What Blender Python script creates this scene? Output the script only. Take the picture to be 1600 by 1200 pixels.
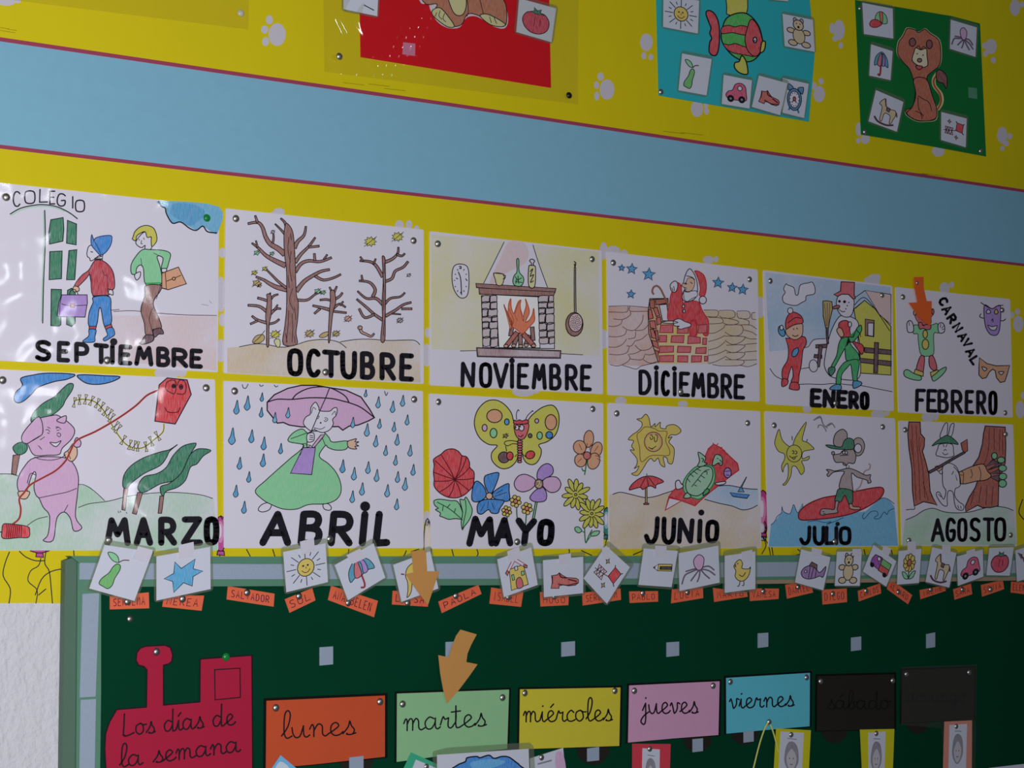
import bpy, bmesh, math, random
from mathutils import Vector, Matrix
random.seed(4)
SC = bpy.context.scene
for o in list(bpy.data.objects): bpy.data.objects.remove(o)
COL = SC.collection

# ------------------------------------------------------------------ camera, world, lights, exposure
FPX = 2686.4
RX = Vector((0.81898555, -0.57378456, -0.00582685))     # image right
RY = Vector((0.04957029, 0.08086298, -0.99549182))      # image down
RZ = Vector((0.57166901, 0.81500458, 0.09466828))       # view direction
CP = Vector((-0.19634778, -1.99404648, -0.38836332))
cam = bpy.data.objects.new('camera', bpy.data.cameras.new('camera'))
COL.objects.link(cam)
cam.data.sensor_width = 36.0
cam.data.lens = FPX / 1600 * 36.0
cam.data.clip_start = 0.05
m = Matrix((RX, -RY, -RZ)).transposed().to_4x4(); m.translation = CP
cam.matrix_world = m
SC.camera = cam

wd = bpy.data.worlds.new('room_light'); SC.world = wd; wd.use_nodes = True
wd.node_tree.nodes['Background'].inputs[0].default_value = (0.80, 0.86, 1.0, 1)
wd.node_tree.nodes['Background'].inputs[1].default_value = 0.052

def area(name, loc, target, w, h, power, col):
    L = bpy.data.lights.new(name, 'AREA'); L.shape = 'RECTANGLE'; L.size = w; L.size_y = h; L.energy = power; L.color = col
    o = bpy.data.objects.new(name, L); COL.objects.link(o); o.location = loc
    o.rotation_euler = (Vector(target) - Vector(loc)).to_track_quat('-Z', 'Y').to_euler()
    return o
# the camera's own flash tube, just above and left of the lens, aimed along the view
area('camera_flash', CP + Vector((-0.05, -0.02, 0.055)), CP + Vector((0.10, 1.6, 0.15)), 0.035, 0.016, 33.0, (1.0, 0.985, 1.0))
# a small bright window far behind the photographer, whose glare shows on the laminated sheets
area('window_light', (1.34, -3.0, 0.30), (0.6, 0, 0), 0.22, 0.30, 5.5, (0.9, 0.95, 1.0))
SC.view_settings.view_transform = 'Standard'
SC.view_settings.look = 'None'
SC.view_settings.exposure = 0.0
SC.view_settings.gamma = 1.0
SC.view_settings.use_curve_mapping = False

# ------------------------------------------------------------------ helpers
def W(px, py, y=0.0):
    """point of the wall-parallel plane at depth y that the photograph shows at (px, py)"""
    d = RX * ((px - 800) / FPX) + RY * ((py - 600) / FPX) + RZ
    return CP + d * ((y - CP.y) / d.y)

def lin(h):
    c = [v / 255 for v in h] if isinstance(h, (tuple, list)) else [int(h[i:i+2], 16) / 255 for i in (0, 2, 4)]
    return tuple(x / 12.92 if x <= 0.04045 else ((x + 0.055) / 1.055) ** 2.4 for x in c) + (1.0,)

PAL = {'k': '17141f', 'w': 'eae6f6', 'r': 'e42a30', 'R': 'c83040', 'g': '3cb064', 'l': (138, 220, 160), 'd': '14845a', 'b': '1c8ce0', 's': '6cbce6',
       'c': '4aa8dc', 'y': 'd8d43a', 'Y': 'e8cf50', 'o': 'f07a40', 'n': 'a06c60', 'N': 'c05c40', 'p': 'dfb2dc', 'P': 'b48ee0', 'f': 'ecc0a0', 'G': '8f8c98',
       'S': 'dcc69c', 'e': 'a8d8b4', 'B': 'a8cced', 'Q': 'e4e0a4', 'F': 'e8a878', 'm': 'b8a6a6', 'h': 'c9b060', 'K': '2c2a3c', 'z': 'a83a48', 'T': 'dcaa94',
       'M': 'd4508c', 'O': 'd86a5c', 'W': 'ffffff', 'i': '20b860', 'x': 'e4626a', 'D': '6a4048', 'H': 'e7c9c9'}

def nt(name):
    mt = bpy.data.materials.new(name); mt.use_nodes = True
    t = mt.node_tree; return mt, t, t.nodes['Principled BSDF']

def bump(t, bs, scale, strength, dist=0.001, detail=3, stretch=(1, 1, 1), rough=0.5, coat=False):
    tc = t.nodes.new('ShaderNodeTexCoord'); mp = t.nodes.new('ShaderNodeMapping'); mp.inputs['Scale'].default_value = stretch
    nz = t.nodes.new('ShaderNodeTexNoise'); nz.inputs['Scale'].default_value = scale; nz.inputs['Detail'].default_value = detail; nz.inputs['Roughness'].default_value = rough
    b = t.nodes.new('ShaderNodeBump'); b.inputs['Strength'].default_value = strength; b.inputs['Distance'].default_value = dist
    t.links.new(tc.outputs['Object'], mp.inputs[0]); t.links.new(mp.outputs[0], nz.inputs[0]); t.links.new(nz.outputs[0], b.inputs['Height'])
    t.links.new(b.outputs[0], bs.inputs['Coat Normal' if coat else 'Normal'])
    return tc

def mat(name, col, rough=0.6, spec=0.3, metal=0.0, coat=0.0, mott=0.0, mscale=20, bp=None):
    mt, t, bs = nt(name)
    bs.inputs['Base Color'].default_value = lin(col); bs.inputs['Roughness'].default_value = rough
    bs.inputs['Specular IOR Level'].default_value = spec; bs.inputs['Metallic'].default_value = metal
    bs.inputs['Coat Weight'].default_value = coat; bs.inputs['Coat Roughness'].default_value = 0.12
    if mott:
        tc = t.nodes.new('ShaderNodeTexCoord'); nz = t.nodes.new('ShaderNodeTexNoise'); nz.inputs['Scale'].default_value = mscale; nz.inputs['Detail'].default_value = 4
        hs = t.nodes.new('ShaderNodeHueSaturation'); hs.inputs['Color'].default_value = lin(col)
        mr = t.nodes.new('ShaderNodeMapRange'); mr.inputs[3].default_value = 1 - mott; mr.inputs[4].default_value = 1 + mott
        t.links.new(tc.outputs['Object'], nz.inputs[0]); t.links.new(nz.outputs[0], mr.inputs[0]); t.links.new(mr.outputs[0], hs.inputs['Value'])
        t.links.new(hs.outputs[0], bs.inputs['Base Color'])
    if bp: bump(t, bs, *bp)
    return mt

def print_mat(name, hatch, rough, spec, coat, bs_scale=8, bstr=1.0, angle=0.6, patch=0):
    """ink or coloured pencil on paper: the colour comes from the face, the pencil grain from stretched noise"""
    mt, t, bs = nt(name)
    at = t.nodes.new('ShaderNodeAttribute'); at.attribute_name = 'Col'
    bs.inputs['Roughness'].default_value = rough; bs.inputs['Specular IOR Level'].default_value = spec
    bs.inputs['Coat Weight'].default_value = coat; bs.inputs['Coat Roughness'].default_value = 0.1
    if hatch:
        tc = t.nodes.new('ShaderNodeTexCoord'); mp = t.nodes.new('ShaderNodeMapping')
        mp.inputs['Rotation'].default_value = (0, angle, 0); mp.inputs['Scale'].default_value = (900, 100, 110)
        nz = t.nodes.new('ShaderNodeTexNoise'); nz.inputs['Scale'].default_value = 1.0; nz.inputs['Detail'].default_value = 3
        mr = t.nodes.new('ShaderNodeMapRange'); mr.inputs[1].default_value = 0.35; mr.inputs[2].default_value = 0.7; mr.inputs[3].default_value = 0; mr.inputs[4].default_value = hatch
        mx = t.nodes.new('ShaderNodeMix'); mx.data_type = 'RGBA'
        t.links.new(tc.outputs['Object'], mp.inputs[0]); t.links.new(mp.outputs[0], nz.inputs[0]); t.links.new(nz.outputs[0], mr.inputs[0])
        fac = mr.outputs[0]
        if patch:
            n2 = t.nodes.new('ShaderNodeTexNoise'); n2.inputs['Scale'].default_value = 11; n2.inputs['Detail'].default_value = 2
            r2 = t.nodes.new('ShaderNodeMapRange'); r2.inputs[1].default_value = 0.35; r2.inputs[2].default_value = 0.68; r2.inputs[3].default_value = 0; r2.inputs[4].default_value = patch
            ad = t.nodes.new('ShaderNodeMath'); ad.operation = 'ADD'; ad.use_clamp = True
            t.links.new(tc.outputs['Object'], n2.inputs[0]); t.links.new(n2.outputs[0], r2.inputs[0]); t.links.new(r2.outputs[0], ad.inputs[0]); t.links.new(fac, ad.inputs[1]); fac = ad.outputs[0]
        t.links.new(fac, mx.inputs[0]); t.links.new(at.outputs['Color'], mx.inputs[6]); mx.inputs[7].default_value = lin(PAL['w'])
        t.links.new(mx.outputs[2], bs.inputs['Base Color'])
    else:
        t.links.new(at.outputs['Color'], bs.inputs['Base Color'])
    if bstr: bump(t, bs, bs_scale, bstr, 0.016, 2, coat=True)
    return mt

M = {}
M['laminate'] = mat('laminated_white_paper', PAL['w'], 0.5, 0.3, coat=0.5)
M['pencil'] = print_mat('coloured_pencil', 0.25, 0.5, 0.3, 0.5)
M['wash'] = print_mat('pale_pencil_wash', 0.4, 0.5, 0.3, 0.5, angle=1.45, patch=0.5)
M['ink'] = print_mat('marker_ink', 0, 0.5, 0.3, 0.5)
bump(M['laminate'].node_tree, M['laminate'].node_tree.nodes['Principled BSDF'], 8, 1.0, 0.016, 2, coat=True)
M['card'] = mat('white_card', (216, 221, 238), 0.7, 0.25)
M['plain'] = print_mat('printed_colour', 0, 0.75, 0.2, 0, bstr=0)
M['wrap'] = mat('yellow_wrapping_paper', (226, 208, 6), 0.62, 0.3, mott=0.05, mscale=5, bp=(7, 0.35, 0.006, 4, (1.6, 1, 0.5)))
M['border'] = mat('pale_blue_border_paper', (135, 191, 218), 0.7, 0.25, mott=0.05, mscale=60, bp=(9, 0.25, 0.004, 3))
M['magenta'] = mat('magenta_edge_print', 'a84660', 0.7, 0.2)
M['white_print'] = mat('white_print', 'd8d4dc', 0.7, 0.2, mott=0.05, mscale=90)
M['plaster'] = mat('white_textured_plaster', (226, 226, 235), 0.85, 0.2, mott=0.02, mscale=30, bp=(75, 0.9, 0.006, 6, (1.2, 1, 0.8), 0.62))
M['frame'] = mat('green_painted_frame', '5f9078', 0.5, 0.3, mott=0.05, mscale=30, bp=(60, 0.15, 0.001))
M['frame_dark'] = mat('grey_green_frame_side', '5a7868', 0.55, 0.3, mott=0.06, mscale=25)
M['felt'] = mat('dark_green_board', (0, 64, 42), 0.7, 0.08, mott=0.1, mscale=9, bp=(300, 0.12, 0.0006))
M['velcro'] = mat('white_woven_tape', (163, 178, 199), 0.8, 0.2, mott=0.1, mscale=700, bp=(900, 0.6, 0.0006))
M['tape'] = mat('white_sticky_tab', 'dcdaea', 0.5, 0.3, mott=0.04, mscale=120)
M['pin_metal'] = mat('nickel_pin', 'c8c4c0', 0.36, 0.5, metal=1.0, bp=(260, 0.15, 0.0006))
M['pin_green'] = mat('green_pin_plastic', '0c8a3c', 0.3, 0.5)
M['pin_black'] = mat('black_pin_plastic', '17140f', 0.3, 0.5)
M['pin_clear'] = mat('pale_pin_plastic', 'c9c7b4', 0.3, 0.5)
M['red_card'] = mat('red_card', (227, 2, 27), 0.45, 0.3, mott=0.03, mscale=40)
M['cyan_card'] = mat('turquoise_card', '32bcc8', 0.6, 0.25, mott=0.04, mscale=30)
M['green_card'] = mat('dark_green_card', '107838', 0.6, 0.25, mott=0.05, mscale=30)
M['train_red'] = mat('crimson_card', (184, 28, 65), 0.6, 0.25, mott=0.03, mscale=40)
for k, h in dict(orange=(213, 87, 49), mint=(152, 206, 153), yellow=(220, 208, 61), pink=(221, 167, 203), blue=(100, 203, 225), black=(38, 36, 30), tag='f4724e', arrow=(212, 154, 87), arrow_red='f06a30',
                 pale_green='40b890', id_yellow='d9d424', id_red='dd4456', id_pink='dd9484', id_blue='7cc0f0', lemon='e2e27a').items():
    M[k] = mat(k + '_card', h, 0.65, 0.25, mott=0.04, mscale=60)

def film(name, tint, amt, rough, gl=0.06):
    mt = bpy.data.materials.new(name); mt.use_nodes = True; t = mt.node_tree; t.nodes.clear()
    out = t.nodes.new('ShaderNodeOutputMaterial'); tr = t.nodes.new('ShaderNodeBsdfTransparent'); tr.inputs[0].default_value = lin(tint)
    df = t.nodes.new('ShaderNodeBsdfDiffuse'); df.inputs[0].default_value = lin('cfd2c8')
    gs = t.nodes.new('ShaderNodeBsdfGlossy'); gs.inputs['Roughness'].default_value = rough
    m1 = t.nodes.new('ShaderNodeMixShader'); m1.inputs[0].default_value = amt
    m2 = t.nodes.new('ShaderNodeMixShader'); m2.inputs[0].default_value = gl
    t.links.new(tr.outputs[0], m1.inputs[1]); t.links.new(df.outputs[0], m1.inputs[2])
    t.links.new(m1.outputs[0], m2.inputs[1]); t.links.new(gs.outputs[0], m2.inputs[2]); t.links.new(m2.outputs[0], out.inputs[0])
    return mt
M['pouch'] = film('laminating_film', 'f0f4ec', 0.09, 0.2, 0.03)
M['sleeve'] = film('clear_plastic_sleeve', 'fefdf8', 0.003, 0.09, 0.085)

class Geo:
    """collects faces drawn in pixel space and lays them on a plane of the wall"""
    def __init__(s, y): s.y = y; s.v = []; s.f = []; s.c = []; s.mi = []; s.n = 0; s.step = 6e-6
    def face(s, pts, col, mi):
        b = len(s.v)
        for p in pts: s.v.append(W(p[0], p[1], s.y - s.n * s.step))
        s.f.append(tuple(range(b, b + len(pts)))[::-1]); s.c.append(col); s.mi.append(mi)
    def build(s, name, mats, parent=None, label=None):
        me = bpy.data.meshes.new(name); off = parent_loc(parent)
        me.from_pydata([v - off for v in s.v], [], s.f)
        ca = me.color_attributes.new('Col', 'FLOAT_COLOR', 'CORNER')
        for p, c, mi in zip(me.polygons, s.c, s.mi):
            p.material_index = mi
            for li in p.loop_indices: ca.data[li].color = c
        for q in mats: me.materials.append(q)
        # faces look toward the room (-Y)
        bm = bmesh.new(); bm.from_mesh(me)
        for f in bm.faces:
            if f.normal.y > 0: f.normal_flip()
        bm.to_mesh(me); bm.free()
        o = bpy.data.objects.new(name, me); COL.objects.link(o)
        if parent: o.parent = parent
        if label: o['label'] = label
        return o

def parent_loc(p):
    v = Vector((0, 0, 0))
    while p: v += p.location; p = p.parent
    return v

def spline(pts, closed, n=5):
    if len(pts) < 3: return pts
    out = []; N = len(pts); rng = range(N) if closed else range(N - 1)
    for i in rng:
        g = (lambda k: pts[k % N]) if closed else (lambda k: pts[max(0, min(N - 1, k))])
        a, b, c, d = g(i - 1), g(i), g(i + 1), g(i + 2)
        for k in range(n):
            t = k / n
            out.append(tuple(0.5 * (2 * b[j] + (c[j] - a[j]) * t + (2 * a[j] - 5 * b[j] + 4 * c[j] - d[j]) * t * t + (3 * b[j] - a[j] - 3 * c[j] + d[j]) * t ** 3) for j in (0, 1)))
    if not closed: out.append(pts[-1])
    return out

def ribbon(G, pts, w, col, mi, closed=False, cap=False):
    P = [pts[0]]
    for p in pts[1:]:
        if math.hypot(p[0] - P[-1][0], p[1] - P[-1][1]) > 0.15: P.append(p)
    if closed and len(P) > 2 and math.hypot(P[0][0] - P[-1][0], P[0][1] - P[-1][1]) < 0.15: P.pop()
    N = len(P)
    if N < 2: return
    L = []; h = w / 2
    for i in range(N):
        if closed: a, c = P[i - 1], P[(i + 1) % N]
        else: a, c = P[max(0, i - 1)], P[min(N - 1, i + 1)]
        b = P[i]
        d1 = (b[0] - a[0], b[1] - a[1]); d2 = (c[0] - b[0], c[1] - b[1])
        l1 = math.hypot(*d1) or 1; l2 = math.hypot(*d2) or 1
        if i == 0 and not closed: d1, l1 = d2, l2
        if i == N - 1 and not closed: d2, l2 = d1, l1
        n1 = (-d1[1] / l1, d1[0] / l1); n2 = (-d2[1] / l2, d2[0] / l2)
        mx, my = n1[0] + n2[0], n1[1] + n2[1]; ml = math.hypot(mx, my)
        if ml < 0.3: mx, my, ml = n1[0], n1[1], 1; k = h
        else: k = h / max(0.75, ml / 2)
        mx /= ml; my /= ml
        L.append(((b[0] + mx * k, b[1] + my * k), (b[0] - mx * k, b[1] - my * k)))
    for i in range(N if closed else N - 1):
        a, b = L[i], L[(i + 1) % N]
        G.face([a[0], b[0], b[1], a[1]], col, mi)
    if cap:
        for e in (P if cap == 2 else (P[0], P[-1])):
            G.face([(e[0] + h * math.cos(q * math.pi / 4), e[1] + h * math.sin(q * math.pi / 4)) for q in range(8)], col, mi)

def pp(s):
    return [tuple(float(q) for q in a.split(',')) for a in s.split()]

class Fig:
    """one drawn figure; fm maps its own coordinates to photograph pixels"""
    def __init__(s, y, fm, lw=1.15, scale=1.0): s.G = Geo(y); s.fm = fm; s.lw = lw * 1.18
    def _m(s, pts): return [s.fm(*p) for p in pts]
    def fill(s, c, pts, sm=True, ol=True, lw=None, oc='k', mi=0):
        p = s._m(pp(pts) if isinstance(pts, str) else pts)
        if sm: p = spline(p, True, 4)
        s.G.n += 1; s.G.face(p, lin(PAL.get(c, c)), mi)
        if ol: s.G.n += 1; ribbon(s.G, p, lw or s.lw, lin(PAL.get(oc, oc)), 1, True)
        return s
    def F(s, c, pts, **k): return s.fill(c, pts, **k)
    def P(s, c, pts, **k): return s.fill(c, pts, sm=False, **k)
    def A(s, c, pts, sm=True): return s.fill(c, pts, sm=sm, ol=False, mi=2)
    def L(s, pts, w=None, c='k', sm=True, cap=False, closed=False):
        for q in (pts.split('|') if isinstance(pts, str) else [pts]):
            p = s._m(pp(q) if isinstance(q, str) else q)
            if sm: p = spline(p, closed, 4)
            s.G.n += 1; ribbon(s.G, p, w or s.lw, lin(PAL.get(c, c)), 1, closed, cap)
        return s
    def E(s, c, cx, cy, rx, ry=None, rot=0, ol=True, lw=None, oc='k', mi=0):
        ry = ry or rx; a = math.radians(rot); n = 16
        pts = []
        for i in range(n):
            u, v = rx * math.cos(2 * math.pi * i / n), ry * math.sin(2 * math.pi * i / n)
            pts.append((cx + u * math.cos(a) - v * math.sin(a), cy + u * math.sin(a) + v * math.cos(a)))
        return s.fill(c, pts, sm=False, ol=ol, lw=lw, oc=oc, mi=mi if c != 'k' else 1)
    def build(s, name, parent, mats=None, label=None):
        return s.G.build(name, mats or [M['pencil'], M['ink'], M['wash']], parent, label)

def aff(ox, oy, k): return lambda x, y: (ox + x / k, oy + y / k)

def thing(name, label, cat, loc, group=None):
    o = bpy.data.objects.new(name, None); o.empty_display_size = 0.03; COL.objects.link(o); o.location = loc
    o['label'] = label; o['category'] = cat
    if group: o['group'] = group
    return o

def slab(name, poly, y, thick, m, parent=None, rnd=0, kind=None):
    """flat piece of paper, card or board: front at depth y, real thickness behind it"""
    if rnd:
        q = []; N = len(poly)
        for i in range(N):
            a, b, c = poly[i - 1], poly[i], poly[(i + 1) % N]
            def tow(p, r=rnd):
                d = math.hypot(p[0] - b[0], p[1] - b[1]); return (b[0] + (p[0] - b[0]) * r / d, b[1] + (p[1] - b[1]) * r / d)
            A_, C_ = tow(a), tow(c)
            for t in (0, .33, .67, 1):
                q.append(tuple((1 - t) ** 2 * A_[j] + 2 * t * (1 - t) * b[j] + t * t * C_[j] for j in (0, 1)))
        poly = q
    off = parent_loc(parent)
    fr = [W(x, z, y) for x, z in poly]; bk = [v + Vector((0, thick, 0)) for v in fr]
    n = len(fr); vs = [v - off for v in fr + bk]
    fs = [tuple(range(n)), tuple(range(2 * n - 1, n - 1, -1))] + [(i, i + n, (i + 1) % n + n, (i + 1) % n) for i in range(n)]
    me = bpy.data.meshes.new(name); me.from_pydata(vs, [], fs); me.materials.append(m)
    bm = bmesh.new(); bm.from_mesh(me); bmesh.ops.recalc_face_normals(bm, faces=bm.faces); bm.to_mesh(me); bm.free()
    o = bpy.data.objects.new(name, me); COL.objects.link(o)
    if parent: o.parent = parent
    if kind: o['kind'] = kind
    return o

def tag(o, label, cat, group=None):
    o['label'] = label; o['category'] = cat
    if group: o['group'] = group
    return o

# depths (m): the room is at -Y
YW, YP, YB, YS = 0.0016, 0.0008, 0.0002, -0.0006          # plaster, yellow paper, border, calendar sheets
YF, YN = -0.018, -0.010                                   # front of board frame, board face

# drawing pins: a domed nickel head with a rolled rim, on a short shaft
def pin_mesh(name, mt, r=0.0050, h=0.0032):
    me = bpy.data.meshes.new(name); bm = bmesh.new()
    prof = [(0.0006, 0.004), (0.0006, 0.0), (r * 0.9, 0.0), (r, -0.0004), (r * 0.98, -0.0008), (r * 0.86, -h * 0.55), (r * 0.62, -h * 0.82), (r * 0.32, -h * 0.97)]
    n = 16; rings = []
    for rr, yy in prof: rings.append([bm.verts.new((rr * math.cos(2 * math.pi * i / n), yy, rr * math.sin(2 * math.pi * i / n))) for i in range(n)])
    for a, b in zip(rings, rings[1:]):
        for i in range(n): bm.faces.new((a[i], a[(i + 1) % n], b[(i + 1) % n], b[i]))
    tip = bm.verts.new((0, -h, 0))
    for i in range(n): bm.faces.new((rings[-1][i], rings[-1][(i + 1) % n], tip))
    bmesh.ops.recalc_face_normals(bm, faces=bm.faces)
    for f in bm.faces: f.smooth = True
    bm.to_mesh(me); bm.free(); me.materials.append(mt); return me
PM = {k: pin_mesh('drawing_pin', M[v]) for k, v in dict(n='pin_metal', g='pin_green', b='pin_black', c='pin_clear').items()}
def pin(x, y, depth, label, k='n', sc=1.0, group='drawing pins on the wall display'):
    o = bpy.data.objects.new('drawing_pin', PM[k]); COL.objects.link(o); o.location = W(x, y, depth)
    o.rotation_euler = (random.uniform(-.12, .12), random.uniform(0, 6), random.uniform(-.12, .12)); o.scale = (sc, sc, sc)
    o['label'] = label; o['category'] = 'pin'; o['group'] = group
    return o

# ---- hand lettering
CAP = {
 'A': '0,1 .5,0 1,1|.2,.65 .82,.65', 'B': '0,0 0,1|0,0 .6,0 .85,.12 .85,.32 .6,.46 0,.48|0,.48 .65,.5 .95,.62 .95,.86 .65,1 0,1',
 'C': '.95,.12 .7,0 .3,.02 .05,.3 .03,.7 .3,.98 .7,1 .95,.86', 'D': '0,0 0,1|0,0 .55,.02 .9,.28 .92,.7 .55,.98 0,1',
 'E': '.95,0 .05,0 0,1 .95,1|0,.48 .75,.48', 'F': '.95,0 .05,0 0,1|0,.48 .7,.48', 'G': '.95,.15 .65,0 .25,.03 .02,.4 .05,.8 .4,1 .85,.9 .92,.55 .5,.55',
 'H': '0,0 0,1|1,0 1,1|0,.5 1,.5', 'K': '0,0 0,1|.9,0 0,.55|.3,.4 1,1', 'I': '.5,0 .5,1', 'J': '.9,0 .85,.7 .6,.98 .25,.98 .02,.75', 'L': '.05,0 0,1 .95,.98', 'M': '0,1 .2,0 .5,.62 .85,0 1,1', 'N': '0,1 .05,0 .9,1 .97,0',
 'O': '.5,0 .1,.1 0,.5 .1,.9 .5,1 .9,.9 1,.5 .9,.1 .5,0', 'P': '0,0 0,1|0,0 .65,.02 .95,.2 .9,.45 .6,.55 0,.56', 'Q': '.5,0 .1,.1 0,.5 .1,.9 .5,1 .9,.9 1,.5 .9,.1 .5,0|.6,.7 1,1',
 'R': '0,0 0,1|0,0 .65,.02 .92,.2 .88,.42 .6,.52 0,.54|.4,.54 1,1', 'S': '.95,.1 .6,0 .15,.06 .05,.28 .3,.46 .75,.56 .95,.75 .8,.95 .4,1 0,.9',
 'T': '0,0 1,.02|.5,0 .5,1', 'U': '.02,0 .05,.75 .3,1 .7,1 .92,.75 .95,0', 'V': '0,0 .5,1 1,0', 'Y': '0,0 .5,.45 1,0|.5,.45 .45,1', 'Z': '.05,0 .95,0 0,1 1,1'}
SMOOTH = set('CGJOSUQ')
def lettering(F, word, boxes, top, bot, w, dots=(), slant=0, c='k'):
    """boxes: left,right of every letter; top/bot: y at the first and at the last letter"""
    x0, x1 = boxes[0][0], boxes[-1][1]
    for ch, (a, b) in zip(word, boxes):
        for st in CAP[ch].split('|'):
            q = []
            for u, v in pp(st):
                x = a + u * (b - a); t = (x - x0) / (x1 - x0)
                yt = top[0] + (top[1] - top[0]) * t; yb = bot[0] + (bot[1] - bot[0]) * t
                q.append((x + slant * (0.5 - v), yt + v * (yb - yt)))
            if ch not in SMOOTH:
                q = spline(q, False, 4) if ch in 'BDPR' and len(q) > 3 else q
                for e in range(len(q) - 1): F.L([q[e], q[e + 1]], w * 1.24, c, sm=False, cap=2)
                continue
            F.L(q, w * 1.24, c, cap=2)
    for x, y in dots: F.E(c, x, y, w * 0.85 * 4.3, w * 0.85 * 4.3, ol=False)

CUR = {
 'u': (.85, '0,.8 .05,.3 .2,0 .4,.15 .55,.9|.55,.9 .57,.2 .7,0 .85,.15'), 'n': (.9, '0,.6 .12,.95 .2,.7 .2,0|.2,.45 .4,.95 .6,.8 .62,.2 .75,0 .9,.15'),
 'm': (1.15, '0,.6 .1,.95 .18,.8 .18,0|.18,.5 .33,.95 .48,.8 .48,0|.48,.5 .65,.95 .8,.75 .82,.2 .95,0 1.15,.15'), 'e': (.7, '0,.15 .3,.45 .5,.75 .35,1 .15,.8 .12,.3 .3,0 .55,.05 .7,.25'),
 's': (.62, '0,.1 .25,.6 .33,1.05 .4,.7 .55,.35 .45,.02 .2,.02 .2,.1|.45,.02 .62,.1'), 'l': (.5, '0,.2 .3,.9 .42,1.8 .3,2.15 .15,1.8 .12,.5 .25,0 .5,.15'),
 'a': (.85, '.5,.85 .25,1 .02,.6 .1,.1 .35,.05 .55,.5 .58,.9|.58,.9 .58,.2 .7,0 .85,.15'), 'r': (.7, '0,.3 .15,.95 .25,.75 .45,.85|.45,.85 .42,.2 .55,0 .7,.15'),
 't': (.5, '0,.2 .15,.6 .15,1.8|.15,1.8 .15,.2 .3,0 .5,.15|-.1,1.3 .4,1.35'), 'i': (.42, '0,.2 .15,.9|.15,.9 .15,.2 .28,0 .42,.15|.16,1.4 .2,1.45'),
 'í': (.42, '0,.2 .15,.9|.15,.9 .15,.2 .28,0 .42,.15|.12,1.3 .3,1.6'), 'é': (.7, '0,.15 .3,.45 .5,.75 .35,1 .15,.8 .12,.3 .3,0 .55,.05 .7,.25|.3,1.3 .5,1.6'),
 'c': (.6, '.5,.8 .3,1 .05,.6 .1,.1 .35,0 .6,.15'), 'o': (.75, '.35,1 .08,.8 .05,.3 .3,0 .55,.3 .5,.8 .35,1 .55,.85 .75,.85'),
 'j': (.45, '0,.3 .22,.95|.22,.95 .22,-.6 .08,-1 -.12,-.7 .1,-.2 .45,.15|.22,1.4 .25,1.45'), 'v': (.7, '0,.7 .1,.95 .2,.5 .3,0 .5,.4 .52,.95 .7,.85'),
 'd': (.85, '.5,.85 .25,1 .02,.6 .1,.1 .35,.05 .55,.5 .58,.9|.6,2.0 .58,.2 .7,0 .85,.15'), 'b': (.65, '0,.2 .3,.9 .4,1.8 .28,2.1 .14,1.7 .12,.3 .3,0 .5,.3 .42,.8 .65,.8'),
 'g': (.8, '.5,.85 .25,1 .02,.6 .1,.1 .35,.05 .55,.5 .58,.9|.58,.9 .56,-.6 .35,-1 .15,-.7 .4,-.2 .8,.15'), 'L': (.9, '.15,2 .12,1 .1,.05 .4,0 .8,.2|.05,.1 .2,0'),
 'á': (.85, '.5,.85 .25,1 .02,.6 .1,.1 .35,.05 .55,.5 .58,.9|.58,.9 .58,.2 .7,0 .85,.15|.3,1.3 .5,1.6'), ' ': (.6, '')}
def cursive(F, word, x0, y0, x1, y1, xh, w=1.9, c='k'):
    tot = sum(CUR[ch][0] for ch in word); k = (x1 - x0) / tot; x = 0
    for ch in word:
        wd_, st = CUR[ch]
        for q in filter(None, st.split('|')):
            F.L([(x0 + (x + u) * k, y0 + (y1 - y0) * (x + u) / tot - v * xh) for u, v in pp(q)], w, c, cap=True)
        x += wd_

# ------------------------------------------------------------------ setting: plastered wall
def world_slab(name, x0, x1, z0, z1, y, th, m):
    me = bpy.data.meshes.new(name)
    v = [(x0, y, z0), (x1, y, z0), (x1, y, z1), (x0, y, z1), (x0, y + th, z0), (x1, y + th, z0), (x1, y + th, z1), (x0, y + th, z1)]
    me.from_pydata(v, [], [(0, 1, 2, 3), (7, 6, 5, 4), (0, 4, 5, 1), (1, 5, 6, 2), (2, 6, 7, 3), (3, 7, 4, 0)]); me.materials.append(m)
    o = bpy.data.objects.new(name, me); COL.objects.link(o); return o
wall = world_slab('wall_back', -1.2, 3.4, -1.5, 1.3, YW, 0.12, M['plaster']); wall['kind'] = 'structure'

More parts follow.
